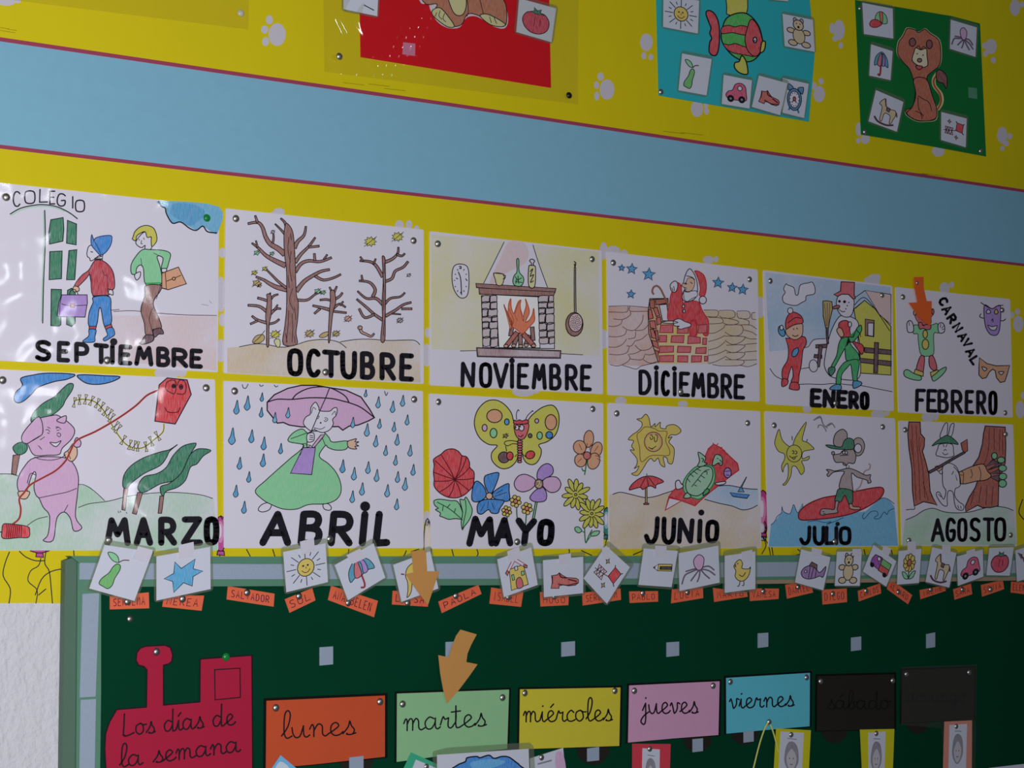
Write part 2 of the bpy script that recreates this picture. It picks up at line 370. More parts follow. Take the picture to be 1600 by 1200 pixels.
# ------------------------------------------------------------------ yellow wrapping paper with paw prints and balloons
pb = W(400, 940, YP)
wrap = thing('wrapping_paper', 'bright yellow wrapping paper printed with white paws, covering the plaster wall', 'wrapping paper', W(105, 944, YP))
slab('paper_sheet', [(-260, -330), (2100, -110), (2100, 852), (1600, 905), (105, 943), (50, 942), (-260, 946)], YP, 0.0006, M['wrap'], wrap)
def paw(*ell):
    F = Fig(YP - 0.00005, lambda x, y: (x, y))
    for x, y, rx, ry in ell: F.E('d4cfdc', x, y, rx, ry, ol=False)
    F.build('paw_print', wrap, [M['plain'], M['ink']])
for e in [
 [(433, 54, 13.5, 18), (421, 31, 5.5, 7), (413.5, 46, 5.5, 6.5), (415, 65, 5.5, 7)], [(10, 3, 14, 6), (28, 2, 5, 3)],
 [(948.5, 140, 11.5, 16), (938.5, 119.5, 5, 6.5), (932, 133, 4, 6), (932.5, 150, 4, 7)], [(1010, 66, 10, 14), (1006, 87, 4, 5.5), (1017, 89, 4, 5)],
 [(1311, 47, 9, 16), (1300, 44, 4, 8), (1305, 60, 4.5, 5), (1314, 71, 3.5, 5)], [(1089, 170, 9.5, 13), (1103, 165, 3.5, 5), (1104, 174, 4, 5)],
 [(1280, 147, 9, 13), (1283, 127, 4, 5), (1272, 134, 4, 6)], [(1548.5, 72.5, 9, 12), (1540, 84, 4, 5), (1538, 71, 3.5, 5), (1552, 94, 4, 5)],
 [(1586, 12, 8, 13), (1597, 7, 3.5, 5)], [(1352, 217, 7, 8), (1341, 220, 3.5, 4.5), (1342, 202, 5, 11)], [(1466, 236, 10, 9)],
 [(1566, 211, 8, 13), (1578, 213, 4, 5), (1572, 224, 4.5, 5), (1566, 232, 3.5, 4)],
 [(436, 331, 9, 6), (426, 336, 5, 5)], [(624, 352, 7, 8), (639, 351, 5, 7), (651, 357, 4, 5)], [(958, 392, 11, 8), (943, 392, 6, 14), (975, 396, 6, 6)],
 [(1107, 406, 9, 6), (1119, 405, 3.5, 5)], [(1365, 438, 10, 10), (1354, 440, 4, 7), (1372, 433, 4, 5)], [(1476, 450, 8, 9), (1487, 445, 4, 5)],
 [(1591, 506, 8, 13), (1590, 487, 4, 5), (1581, 492, 4, 5)], [(345, 460, 8, 28), (347, 500, 5, 10)], [(345, 548, 8, 18)], [(667, 555, 8, 18), (668, 520, 4, 8)], [(347, 395, 5, 8)],
 [(261, 583, 20, 10), (284, 581, 8, 8)], [(818, 612, 18, 8), (838, 609, 6, 6)], [(970, 626, 9, 6)], [(1067, 631, 8, 5)], [(1372, 648, 11, 8), (1386, 645, 4, 5)], [(1261, 639, 7, 6)],
 [(1450, 652, 10, 8), (1462, 650, 5, 7)], [(1594, 640, 7, 14), (1598, 618, 3, 6)], [(1188, 480, 7, 17)], [(944, 530, 7, 15)], [(667, 810, 5, 12)]]: paw(*e)
# the balloon band printed along the paper's lower edge (mostly behind the calendar sheets)
def balloon(cx, cy, rx, ry, c, c2, tail):
    F = Fig(YP - 0.00005, lambda x, y: (x, y), 1.3)
    F.E(c, cx, cy, rx, ry); F.E(c2, cx - rx * .1, cy - ry * .1, rx * .6, ry * .62, ol=False); F.E('f0dcec', cx - rx * .15, cy - ry * .15, rx * .3, ry * .4, ol=False)
    F.P(c, [(cx - 5, cy + ry - 1), (cx + 5, cy + ry - 1), (cx + 6, cy + ry + 6), (cx - 6, cy + ry + 5)])
    F.L(tail, 1.5, 'K')
    F.build('printed_balloon', wrap, [M['plain'], M['plain']])
balloon(62, 815, 36, 50, 'c85aa0', 'dc98c4', '64,872 60,884 48,892 44,908 58,922 56,943')
balloon(345, 834, 9, 28, 'c85aa0', 'dc98c4', '344,866 343,873 346,880')
balloon(1192, 800, 10, 34, 'c8468c', 'e090bc', '1192,840 1197,852 1190,866')
balloon(1191, 826, 7, 13, 'b8bcc8', 'd0d4dc', '1191,838 1200,850 1204,868')
balloon(948, 815, 7, 22, '3a8a80', '9cc0c8', '950,836 946,852 950,868')
balloon(668, 850, 6, 40, 'd8d0b0', 'e8e4d0', '668,815 672,818 676,824')
F = Fig(YP - 0.00006, lambda x, y: (x, y), 1.5)
for q in ['30,861 40,870 55,876 70,876', '72,860 70,880 77,893 80,920 82,943', '102,888 80,893 65,905 55,930', '15,862 8,880 5,900 16,920 14,943', '72,920 60,930', '115,860 116,871', '240,862 238,870',
          '426,858 430,871', '385,858 392,871', '545,858 544,870', '635,860 632,867 628,872', '655,858 642,862', '706,858 709,870', '745,858 747,866 742,872', '889,858 888,866 868,872', '908,860 925,868', '1005,860 989,867',
          '1206,855 1208,868', '1246,858 1252,864 1243,868', '1350,858 1352,868', '1392,857 1395,868', '1598,780 1592,800 1600,812', '348,812 344,806']:
    F = Fig(YP - 0.00006, lambda x, y: (x, y), 1.4); F.L(q, c='K'); F.build('printed_string', wrap, [M['plain'], M['plain']])
F = Fig(YP - 0.00006, lambda x, y: (x, y), 1.5)
for x, y in [(0, 43), (12, 45.5), (0, 47.5), (10, 49)]: F.L([(x, y), (x + 14, y + 2.2)], 0.7, '8c8200')
for x, y in [(536, 129), (575, 131), (600, 138), (1036, 205), (1064, 207), (1416, 269), (1440, 271)]: F.L([(x, y), (x + 34, y + 4)], 0.7, '8c8200')
o = F.build('printed_small_print', wrap, [M['plain'], M['plain']]); o['kind'] = 'stuff'

# ------------------------------------------------------------------ pale blue border strip (its cartoon figures are left out on purpose)
bd = thing('wallpaper_border', 'long pale blue paper border with thin magenta edges running across the yellow paper', 'border', W(0, 232, YB))
topL = [(-260, 19), (0, 58), (340, 108), (700, 160), (1100, 221), (1600, 296), (2100, 370)]
botL = [(-260, 203), (0, 232), (340, 272), (700, 312), (1100, 358), (1600, 416), (2100, 474)]
slab('border_strip', topL + botL[::-1], YB, 0.0005, M['border'], bd)
slab('border_edge', topL + [(x, y + 6.5 - x * .0012) for x, y in topL[::-1]], YB - 0.00012, 0.0002, M['magenta'], bd)
slab('border_edge', [(x, y - 6 + x * .0012) for x, y in botL] + botL[::-1], YB - 0.00012, 0.0002, M['magenta'], bd)

# ------------------------------------------------------------------ the twelve month sheets
def sheet(kind_label, quad):
    t = thing('calendar_sheet', kind_label, 'calendar sheet', W(quad[3][0], quad[3][1], YS), 'laminated month drawings')
    slab('paper', quad, YS, 0.0013, M['laminate'], t, rnd=2.5)
    return t
LAY = [0]
def fig(tr, lw=1.15, keep=False):
    LAY[0] += 0 if keep else 1
    return Fig(YS - 0.00006 - 0.00012 * LAY[0], tr, lw)
def newsheet(): LAY[0] = 0

# September
s = sheet('laminated SEPTIEMBRE sheet with two schoolchildren walking to a green school door', [(-18, 283.5), (342.3, 322.6), (340.1, 581.6), (-20, 562.5)]); newsheet()
T = aff(0, 270, 3.7486)
f = fig(T); f.A('H', '640,835 900,838 1270,842 1268,1160 1200,1150 640,1100', sm=False); f.L('650,805 700,800|664,812 780,808 900,820 1080,832 1270,836', 1.1, 'D'); f.L('1180,770 1220,778|1225,748 1240,765', .7, 'G')
f.build('drawn_ground', s)
f = fig(T, 1.5)
f.F('s', '932,165 1282,198 1275,350 1235,345 1188,312 1150,335 1060,290 1015,297 975,250 965,205', ol=False)
f.F('c', '1020,180 1150,190 1200,240 1120,310 1060,280 1000,240', ol=False); f.L('928,165 945,195 968,208 975,240 1010,295 1058,288 1110,325 1150,337 1188,312 1215,345 1272,352', 2); f.build('drawn_cloud', s)
f = fig(T, 1.7); f.L('58,243 120,208 200,190 260,187 330,198 400,230 455,270', 1.8, '0d2c28'); f.L('262,218 265,400 255,650 250,882', 1.8, '0d2c28'); f.L('66,250 130,216 210,198 300,200 380,226', 1.0, 'l'); f.L('254,225 256,400 246,700 243,870', 1.0, 'l')
for q in ['298,275 370,262 374,330 368,400 290,418 286,350', '395,278 448,300 446,422 390,412', '292,462 364,458 360,620 288,626', '404,456 450,450 438,626 390,626', '300,682 360,684 356,890 345,898 298,895', '396,688 420,676 440,700 440,880 420,900 390,888']: f.P('d', q, lw=1.5)
f.build('drawn_green_door', s)
f = fig(T, 1.3)
for ch, (a, b), y0, y1 in zip('COLEGIO', [(78, 118), (145, 205), (232, 280), (292, 322), (335, 385), (425, 427), (442, 495)], [112, 105, 98, 108, 124, 140, 160], [195, 180, 172, 182, 195, 206, 228]):
    for st in CAP[ch].split('|'): f.L([(a + u * (b - a), y0 + v * (y1 - y0)) for u, v in pp(st)], 2.2, sm=ch in SMOOTH, cap=True)
f.build('school_lettering', s)
f = fig(T)
f.F('w', '528,425 510,465 512,490 525,500 530,515 548,510 580,485 600,490 600,440'); f.L('530,462 545,465', 1.5); f.P('w', '556,500 600,488 600,520 556,515')
f.L('558,505 600,505', 2.2, 'K')
f.F('b', '537,362 550,395 560,382 600,370 650,368 655,395 645,430 620,465 590,482 565,460 535,420', oc='1a2c70'); f.L('548,398 570,430 592,478', .9, 'K')
f.F('R', '555,515 600,515 640,545 665,590 672,660 660,685 630,682 635,720 545,722 530,600 500,625 450,672 438,655 480,600 520,570')
f.L('600,570 612,600 628,605 630,680|520,575 532,640', .9, 'K'); f.L('545,722 635,718', 2.4, 'K')
f.F('w', '640,685 660,690 662,715 648,712 635,705'); f.F('f', '432,665 460,670 462,692 430,695')
f.F('b', '548,728 640,725 650,800 652,880 612,898 592,800 580,800 565,895 520,895 522,820 545,760')
f.P('R', '522,898 565,900 560,918 522,915'); f.P('R', '612,900 652,886 658,905 620,918')
f.F('b', '522,918 562,920 556,960 552,990 500,993 485,985 520,955'); f.F('b', '622,918 658,906 672,945 650,965 615,985 605,972 630,950')
f.build('drawn_boy', s)
f = fig(T); f.F('P', '360,715 510,715 512,760 498,845 350,842 335,838 345,760', sm=False); f.L('360,768 410,780 440,778 510,775|362,715 352,770 348,840', 1.1); f.P('R', '412,768 436,768 436,788 412,786'); f.L('405,715 415,690 440,685 458,712', 1.3); f.build('drawn_purple_satchel', s)
f = fig(T)
f.F('w', '800,395 800,420 828,438 850,425 850,450 885,445 890,390 850,345'); f.F('y', '780,375 790,345 820,318 860,308 900,325 918,370 915,405 890,432 885,400 885,375 862,378 850,345 820,355 800,372 795,398 775,388')
f.L('840,380 846,392|812,388 818,396|830,395 826,415 836,415', 1.1)
f.F('l', '835,450 880,450 960,455 998,475 990,520 975,562 945,560 955,500 920,490 940,560 945,650 855,655 840,560 820,540 800,560 795,592 770,590 768,540 795,490')
f.L('855,648 942,645', 2.2, 'g'); f.L('900,470 945,492|825,500 832,550', .9, 'K'); f.F('w', '795,590 822,580 820,610 800,628 788,605'); f.F('w', '948,562 975,562 972,580 950,582')
f.F('n', '855,660 942,658 940,690 905,740 900,780 930,850 945,910 895,918 895,950 855,950 845,880 825,800 850,720'); f.L('900,780 875,850 895,940|942,660 915,740', .9, 'K')
f.F('D', '855,950 900,955 895,985 850,1003 820,1003 830,985'); f.F('D', '900,920 942,910 958,942 930,945 910,962 898,950')
f.build('drawn_girl_in_green', s)
f = fig(T); f.P('F', '948,588 1045,552 1092,650 985,685 948,675'); f.P('F', '948,588 968,582 975,680 948,675'); f.L('975,635 1015,620 1060,600', 1.2); f.E('F', 1018, 620, 9); f.build('drawn_brown_satchel', s)
f = fig(T); lettering(f, 'SEPTIEMBRE', [(218, 290), (345, 400), (448, 512), (560, 625), (645, 672), (705, 765), (800, 885), (928, 985), (1018, 1090), (1122, 1178)], (990, 1045), (1090, 1135), 6.0, [(666, 990)]); f.build('lettering', s)

# October
s = sheet('laminated OCTUBRE sheet with brown bare trees on a sandy hill', [(352.5, 325.5), (662, 358.8), (662, 600), (349.5, 583)]); newsheet()
T = aff(340, 310, 4)
f = fig(T); f.A('S', '60,935 140,925 230,910 300,910 410,930 490,915 560,892 640,882 700,885 760,895 860,882 960,880 1060,888 1200,885 1265,915 1268,1152 60,1090', sm=False)
f.L('135,928 230,910 300,912 400,930 480,918 560,892 640,882 700,885 760,900 805,935|765,897 860,882 960,880 1060,888 1200,885 1240,892 1265,915', 1.2); f.build('drawn_hill', s)
def branch(f, pts, w0, w1, c='n'):
    p = spline(pp(pts), False, 4); n = len(p); a, b = [], []
    for i, q in enumerate(p):
        u = p[max(0, i - 1)]; v = p[min(n - 1, i + 1)]; d = (v[0] - u[0], v[1] - u[1]); l = math.hypot(*d) or 1; h = (w0 + (w1 - w0) * i / (n - 1)) / 2
        a.append((q[0] - d[1] / l * h, q[1] + d[0] / l * h)); b.append((q[0] + d[1] / l * h, q[1] - d[0] / l * h))
    f.fill(c, a + b[::-1], sm=False)
def tree(T, trunk, branches, name, bark=None, s=None, c='n'):
    f = fig(T, 1.1)
    for b in branches: branch(f, *b)
    f.fill(c, trunk); 
    if bark: f.L(bark, 1.0, 'K')
    f.build(name, s)
tree(T, '425,160 445,165 470,210 480,300 485,400 488,500 492,600 505,660 500,760 490,840 495,912 410,912 420,800 430,700 432,560 430,440 418,350 415,230',
 [('420,350 380,315 330,285 300,240 280,180 250,150 190,158', 34, 12), ('250,150 235,108', 14, 10), ('345,280 350,240 345,200', 12, 6), ('425,420 360,390 300,355 255,310 215,280', 32, 8), ('250,305 240,265', 10, 7), ('432,570 370,555 320,530 290,510 240,490', 30, 10), ('430,560 380,520 340,480 300,440', 16, 7),
  ('480,310 500,270 540,230 552,175', 26, 9), ('485,400 520,350 570,300 610,245', 22, 9), ('570,305 635,298', 12, 12), ('485,460 520,410 570,390 640,395 712,370', 22, 12), ('608,390 605,345', 14, 12), ('665,380 685,352', 10, 9), ('492,580 540,520 600,480 650,455 700,445', 26, 12), ('610,485 660,510 720,498 770,475', 16, 10),
  ('495,635 560,635 610,600 650,585', 16, 6), ('418,220 395,195 360,160', 14, 6), ('430,180 420,150 395,125', 18, 8)], 'drawn_tree',
 '445,240 440,320 455,400|460,330 450,430 465,520|470,560 450,640 475,700|445,700 440,800 430,900|465,720 470,820 465,900|440,480 448,560|480,680 490,760|455,220 462,260|425,840 435,900|480,860 484,905', s)
tree(T, '306,915 306,790 300,740 310,640 308,600 335,610 335,720 322,790 320,915', [('315,780 250,760 215,735', 18, 10), ('250,765 205,785', 12, 10), ('310,710 260,675 190,668', 18, 12), ('325,640 350,610 378,600', 14, 8), ('312,640 280,630 250,622', 14, 12), ('318,640 330,590', 16, 5), ('330,720 365,690 395,690', 18, 8), ('355,700 375,665', 12, 6), ('322,785 360,775 385,755', 12, 10)], 'drawn_tree', None, s)
tree(T, '692,885 698,720 705,640 705,580 730,580 738,650 720,720 702,885', [('715,640 680,632 640,635', 12, 10), ('712,700 660,685 595,670', 20, 10), ('640,690 605,720', 14, 10), ('722,690 760,660 800,680', 14, 8), ('765,668 785,645', 10, 8), ('712,705 760,710 805,715', 12, 10), ('722,600 700,555', 14, 8), ('725,595 745,550', 14, 8), ('735,630 765,610 780,590', 14, 10)], 'drawn_tree', None, s)
tree(T, '1020,885 1030,760 1028,640 1035,520 1030,400 1030,360 1045,370 1048,420 1050,560 1048,740 1045,885', [('1040,400 1090,380 1125,345 1130,305', 20, 8), ('1120,350 1150,360 1170,345', 14, 8), ('1032,490 990,420 950,395 890,390', 20, 10), ('975,410 988,378', 10, 8), ('910,392 892,365', 10, 8), ('1045,520 1090,500 1110,455 1160,430 1190,395', 16, 12), ('1035,665 990,625 930,625 875,580', 20, 8), ('970,615 985,570 950,525 885,515', 20, 10), ('905,512 900,480', 12, 8),
  ('1045,660 1080,625 1140,615 1170,590', 14, 8), ('1050,735 1110,700 1160,665 1210,650', 18, 10), ('1150,690 1215,690', 12, 12), ('1040,765 980,725 930,680 870,630', 18, 10), ('980,725 920,745 885,690', 14, 12), ('1090,720 1145,725', 8, 5)], 'drawn_tree', '1036,500 1040,600 1036,700|1042,760 1036,860|1040,400 1042,470', s)
f = fig(T, .9)
def leafs(f, cx, cy, r, c='h', n=9, k=.62, rot=0):
    pts = []
    for i in range(2 * n):
        a = math.pi * i / n + rot; q = r if i % 2 == 0 else r * k
        pts.append((cx + q * math.cos(a), cy + q * .8 * math.sin(a)))
    f.fill(c, pts, sm=False); f.L([(cx - r, cy + r * .8), (cx + r, cy - r * .8)], .9)
def leaf1(*a): f = fig(T, .9, True); leafs(f, *a); f.build('drawn_leaf', s)
leaf1(955, 270, 40, 'y'); leaf1(1125, 240, 38, 'y'); leaf1(815, 752, 26, 'T'); leaf1(1140, 762, 22, 'm'); leaf1(360, 850, 34, 'y'); leaf1(575, 845, 32, 'h'); leaf1(740, 845, 26, 'h')
f.F('h', '218,900 240,860 285,852 292,880 260,905'); f.L('225,900 260,870 296,825', 1); f.F('h', '635,862 660,840 692,835 685,860 655,870'); f.F('Q', '355,885 385,880 392,910 380,932 362,915')
for x, y, r, c in [(230, 465, 20, 'y'), (295, 440, 18, 'y'), (245, 340, 20, 'l'), (340, 345, 16, 'l'), (245, 530, 30, 'h'), (345, 210, 14, 'w'), (625, 580, 22, 'l'), (660, 588, 18, 'l'), (1195, 480, 14, 'w'), (262, 545, 14, 'F')]: leaf1(x, y, r, c, 5, .6)
f.build('drawn_round_leaves', s)
f = fig(T); branch(f, '890,808 900,835 930,850 960,862 978,845', 18, 8, 'T'); f.E('T', 890, 808, 14, 12); f.E('k', 887, 806, 3, ol=False); f.build('drawn_worm', s)
f = fig(T); lettering(f, 'OCTUBRE', [(450, 520), (568, 632), (668, 750), (780, 860), (905, 970), (1028, 1100), (1150, 1215)], (950, 985), (1095, 1130), 6.6); f.build('lettering', s)

# November
s = sheet('laminated NOVIEMBRE sheet with a stone fireplace and burning logs', [(671.7, 361.2), (940, 391.5), (942.3, 616), (671.7, 602)]); newsheet()
T = aff(660, 350, 4.2867)
f = fig(T); f.A('Q', '60,70 560,118 1180,185 1190,885 1080,880 930,870 360,852 60,838', sm=False); f.L('252,850 360,848|925,868 1075,876', 1.1); f.A('w', '545,120 740,135 835,425 410,400', sm=False); f.A('H', '580,120 690,130 700,250 560,330 500,390 450,390 520,230', sm=True)
f.L('548,120 410,398|740,140 778,260 838,425', 1.2); f.build('drawn_chimney_breast', s)
f = fig(T)
f.P('w', '395,480 872,485 885,835 405,828'); f.P('W', '495,475 775,488 788,830 512,828'); f.P('n', '358,398 895,432 888,460 362,426'); f.P('n', '378,428 888,455 876,488 382,470'); f.P('D', '362,828 928,848 925,900 600,895 368,888', lw=1.4); f.A('n', '372,835 920,855 916,890 376,880', sm=False)
f.build('drawn_mantelpiece', s)
f = fig(T)
for x0, x1, seed in ((400, 500, 3), (780, 880, 8)):
    rr = random.Random(seed); y = 484
    while y < 800:
        h = rr.uniform(36, 60); xm = x0 + rr.uniform(.35, .65) * (x1 - x0); o = (y - 484) / 330 * 8; y2 = min(y + h, 826)
        f.F('d6c8cc', [(x0 + 2 + o, y), (xm - 2 + o, y - 3), (xm + 2 + o, (y + y2) / 2), (xm - 3 + o, y2 - 2), (x0 + 2 + o, y2)], lw=1.3); f.build('drawn_stone', s); f = fig(T, keep=True)
        yy = y + h * .35; f.F('d6c8cc', [(xm + 3 + o, yy - 14), (x1 - 4 + o, yy - 18), (x1 - 2 + o, yy + h * .4), (x1 - 4 + o, min(826, yy + h - 18)), (xm + o, min(826, yy + h - 14))], lw=1.3); f.build('drawn_stone', s); f = fig(T, keep=True)
        y += h
f = fig(T)
for p, w0 in (('600,690 590,750', 26), ('735,690 742,780', 26), ('715,745 690,810', 24), ('640,740 612,815', 26), ('655,730 658,820', 26), ('635,725 560,820', 30), ('675,735 745,815', 32)): branch(f, p, w0, w0, 'n' if w0 < 30 else 'N')
for x, y in ((560, 817), (612, 815), (658, 818), (745, 815), (695, 812)): f.E('T', x, y, 15, 11)
f.F('o', '548,540 560,590 595,640 605,670 590,720 600,690 640,715 665,735 690,720 715,690 750,650 750,600 745,565 735,610 710,650 690,655 715,600 712,560 690,500 695,545 680,600 675,650 655,550 660,510 640,525 620,580 610,600 595,555 592,500 578,535 572,590 550,560', oc='N')
f.L('575,560 610,640 608,670|650,520 620,600 640,650|655,560 680,640|690,660 720,640', 1, 'N'); f.build('drawn_fire_logs', s)
f = fig(T); f.F('w', '245,268 300,285 312,360 308,450 290,490 250,492 212,440 198,360 208,290'); f.L('240,320 255,360 260,420 262,475', 1.6)
for i in range(12):
    a = i * math.pi / 6; f.L([(257 + 46 * math.cos(a), 378 + 88 * math.sin(a)), (257 + 38 * math.cos(a), 378 + 76 * math.sin(a))], 1.4, sm=False)
f.L('245,285 258,285 258,298 246,296|225,362 238,368|290,365 298,380', 1.5); f.build('drawn_clock', s)
f = fig(T); f.F('Q', '480,330 545,340 535,405 500,408 488,370', lw=1.3); f.L('475,328 545,335|540,345 556,345 552,365 538,368', 1.3); f.build('drawn_mug', s)
f = fig(T); f.F('l', '632,240 646,240 648,318 675,355 678,385 660,415 620,412 606,385 615,345 634,318'); f.L('620,350 645,385|640,345 645,400|665,360 640,375|620,385 670,392|625,400 630,368', 1.3, 'K'); f.build('drawn_green_bottle', s)
f = fig(T); f.F('Q', '712,290 728,278 750,280 758,300 752,418 712,412', lw=1.4); f.L('728,278 730,262 718,245 735,235 752,248 742,265 748,280|720,320 740,300 722,350 745,340 724,390 745,380', 1.5, 'K'); f.build('drawn_bottle', s)
f = fig(T); branch(f, '1022,290 1022,440 1024,600', 9, 12, 'm'); f.L('1015,250 1028,262 1022,285 1018,265', 1.6); f.E('n', 1018, 672, 58, 80, lw=1.5); f.E('H', 1026, 660, 46, 62)
rr = random.Random(5)
for i in range(46):
    a = i * 2.4; r = .12 * math.sqrt(i) ; f.E('K', 1026 + 46 * r * math.cos(a), 660 + 60 * r * math.sin(a), 3.6, 3.6, ol=False)
f.build('drawn_warming_pan', s)
f = fig(T); lettering(f, 'NOVIEMBRE', [(268, 345), (392, 455), (486, 566), (597, 604), (645, 705), (745, 820), (862, 920), (968, 1030), (1068, 1125)], (935, 955), (1080, 1108), 5.2, [(600, 916)]); f.build('lettering', s)

# December
s = sheet('laminated DICIEMBRE sheet with a bearded man in red inside a brick chimney', [(948, 393), (1183.8, 421.2), (1187, 627.5), (949.8, 617.3)]); newsheet()
T = aff(940, 380, 4.615)
f = fig(T)
f.A('T', '48,455 340,462 420,860 300,885 150,880 48,870', sm=False)
f.L('50,455 190,452 340,464|50,495 170,498 190,480 190,455|205,455 208,490 330,490|208,492 205,520 150,550 85,545|150,550 135,585 90,600 50,598|300,515 290,570 240,625 190,625 150,600|180,625 165,660 110,675 50,672|335,590 300,625 240,630|245,640 240,680 190,690|180,690 150,730 100,750 50,748|330,655 290,690 240,705|240,705 215,740 180,740|375,730 340,765 280,770 240,735|200,745 180,790 120,805 55,800|290,770 240,795 200,800|400,790 350,805 310,800|190,800 205,830 180,860 120,885 60,875|310,805 290,840 205,835|410,850 350,865 300,840|150,880 200,895 250,908 290,885 400,860', 1.0, 'D')
f.build('drawn_roof_tiles', s); f = fig(T, keep=True); f.A('S', '735,482 1110,500 1120,880 1000,885 770,872', sm=False)
f.L('735,482 835,485 830,530 760,528|848,485 950,488 955,535 880,540 850,525|975,490 1060,492 1065,540 990,540 975,500|1110,500 1085,505 1085,545 1115,550|770,535 860,540 870,575 770,582|870,540 900,540 980,560 980,580 920,590 875,575|1000,540 1060,560 1060,590|885,590 880,610 820,645 770,650|890,590 1000,590 1020,630 990,665 930,665 890,640|1000,590 1070,590 1120,620|1020,625 1080,640 1120,665|890,665 840,690 770,710|890,670 1030,675 1000,715 940,730 890,700|1030,675 1070,690 1120,690|890,710 840,750 770,770|900,735 1030,735 1000,770 950,790 890,770|1030,730 1120,722|890,775 830,800 770,810|900,790 1030,790 1000,830 940,840 890,815|1030,785 1120,778|770,870 830,850 890,820|890,840 1020,845 1000,880 870,885 800,875|1020,845 1120,840|1000,880 1060,890 1120,868', 1.0, 'D')
f.build('drawn_roof_tiles', s)
f = fig(T)
f.P('F', '348,400 480,398 480,440 420,445 440,560 425,600 760,575 768,862 410,862 340,650 335,490'); f.A('Y', '412,570 765,575 768,872 412,870', sm=False); f.P('w', '415,445 470,440 485,560 440,560')
f.P('N', '345,410 380,405 385,470 350,470'); f.P('N', '388,405 480,400 478,432 392,445')
for q in ['338,478 360,480 372,540 340,550', '372,470 400,460 420,520 395,530', '345,560 385,560 395,620 352,610', '395,540 425,530 430,580 400,590', '350,620 375,620 395,690 360,680', '385,630 405,630 410,700 395,700', '362,700 405,710 410,760 372,740', '385,770 410,780 410,830']: f.P('O', q)
for q in ['425,590 515,588 515,645 418,645', '548,590 625,590 625,650 545,650', '700,590 760,585 760,645 695,650', '418,665 470,665 468,712 415,712', '505,668 595,665 590,718 500,715', '625,668 712,680 712,720 620,725', '730,685 758,685 755,732 728,730', '418,742 520,742 518,785 415,790', '550,742 645,745 640,788 545,788', '682,755 755,750 752,795 678,795', '418,812 520,808 518,855 415,855', '550,812 622,812 620,858 548,855', '650,812 722,812 718,855 648,858', '742,815 765,815 762,850 742,850']: f.P('x', q, lw=1.5, oc='z')
f.build('drawn_brick_chimney', s)
f = fig(T)
f.F('r', '590,430 640,415 700,425 720,470 740,510 770,560 768,660 735,660 720,600 700,590 640,600 540,560 480,555 478,490 490,430 500,370 540,290 570,300 580,370 585,420', oc='R'); f.L('590,430 580,480 590,560|700,430 710,480 690,520|575,300 580,400|640,560 680,555 690,620 680,680 640,680 632,600', 1.1, 'R')
f.E('r', 660, 620, 28, 62, ol=True, oc='R'); f.E('w', 590, 455, 9, 12); f.E('w', 595, 490, 9, 12)
f.F('w', '495,300 530,272 550,300 535,350 505,345', lw=1.3); f.L('505,320 515,345|520,310 525,345', 1.2, 'K')
f.F('w', '590,350 580,390 600,420 640,418 680,390 692,330 680,250 640,185 610,215 590,290 600,330', lw=1.3)
f.F('f', '605,290 620,255 650,250 670,270 668,310 650,340 620,350 600,345 612,325 600,320 580,310 585,288', lw=.9)
f.F('w', '595,345 625,350 650,345 685,345 690,380 650,400 620,420 600,410 592,380', lw=1.0)
f.L('590,290 615,295 600,285|640,280 655,292|598,350 628,352 640,345|610,235 650,245 672,265', 1.3, 'K')
f.F('r', '672,200 705,205 740,235 755,290 752,350 735,388 705,375 712,330 700,270 685,230', oc='R'); f.E('w', 730, 410, 26, 28, lw=1.3)
f.F('w', '520,560 560,545 600,565 640,580 640,600 600,612 570,620 545,610 560,598 525,595', lw=1.2); f.L('430,572 470,562 520,562 550,572 500,580 440,575', 1.2, 'K')
f.L('378,370 365,350 375,318 400,308 425,330 450,380 478,440 485,465', 3.0, 'n'); f.build('drawn_man_in_red', s)
f = fig(T)
def star(f, cx, cy, r, c='c', n=5, k=.42, rot=-90, sq=1.0):
    f.fill(c, [(cx + (r if i % 2 == 0 else r * k) * math.cos(math.radians(rot) + math.pi * i / n), cy + sq * (r if i % 2 == 0 else r * k) * math.sin(math.radians(rot) + math.pi * i / n)) for i in range(2 * n)], sm=False, oc='2c3c70')
for x, y, r in ((145, 178, 26), (218, 186, 42), (340, 225, 50), (212, 368, 34), (840, 285, 44), (942, 320, 38), (1018, 335, 42)): f = fig(T, keep=True); star(f, x, y, r, rot=-85); f.build('drawn_star', s)
f = fig(T); lettering(f, 'DICIEMBRE', [(280, 350), (385, 405), (440, 482), (515, 540), (570, 628), (660, 735), (775, 835), (872, 930), (965, 1025)], (925, 960), (1080, 1115), 5.0, [(395, 898), (525, 904)]); f.build('lettering', s)

# January
s = sheet('laminated ENERO sheet with a snowman, two children and a yellow house', [(1192.5, 421.9), (1394.2, 446.5), (1396.7, 642.3), (1197.7, 631.9)]); newsheet()
T = aff(1180, 410, 4.8)
f = fig(T); f.A('B', '75,75 400,110 640,140 1015,185 1015,250 900,400 620,560 440,580 370,640 105,670', sm=False)
f.F('w', '245,170 230,162 213,200 225,225 205,260 215,300 260,318 310,322 350,300 378,285 385,250 440,238 450,200 430,150 395,155 370,158 335,175 322,240 302,240 290,190', lw=1.2)
f.L('370,640 400,630 440,580 530,572|110,795 150,850 205,878|325,915 400,912 500,915 600,908 700,918 800,925 900,945 1030,970|345,798 410,788', 1.1); f.build('drawn_sky_and_snow', s)
f = fig(T); f.P('y', '740,350 820,285 900,350 1018,480 1018,845 790,830 785,620'); f.P('H', '825,210 1018,240 1018,465 930,390', lw=1.2); f.L('740,270 825,210|745,320 815,262 900,350 1010,515|750,345 820,285', 1.2)
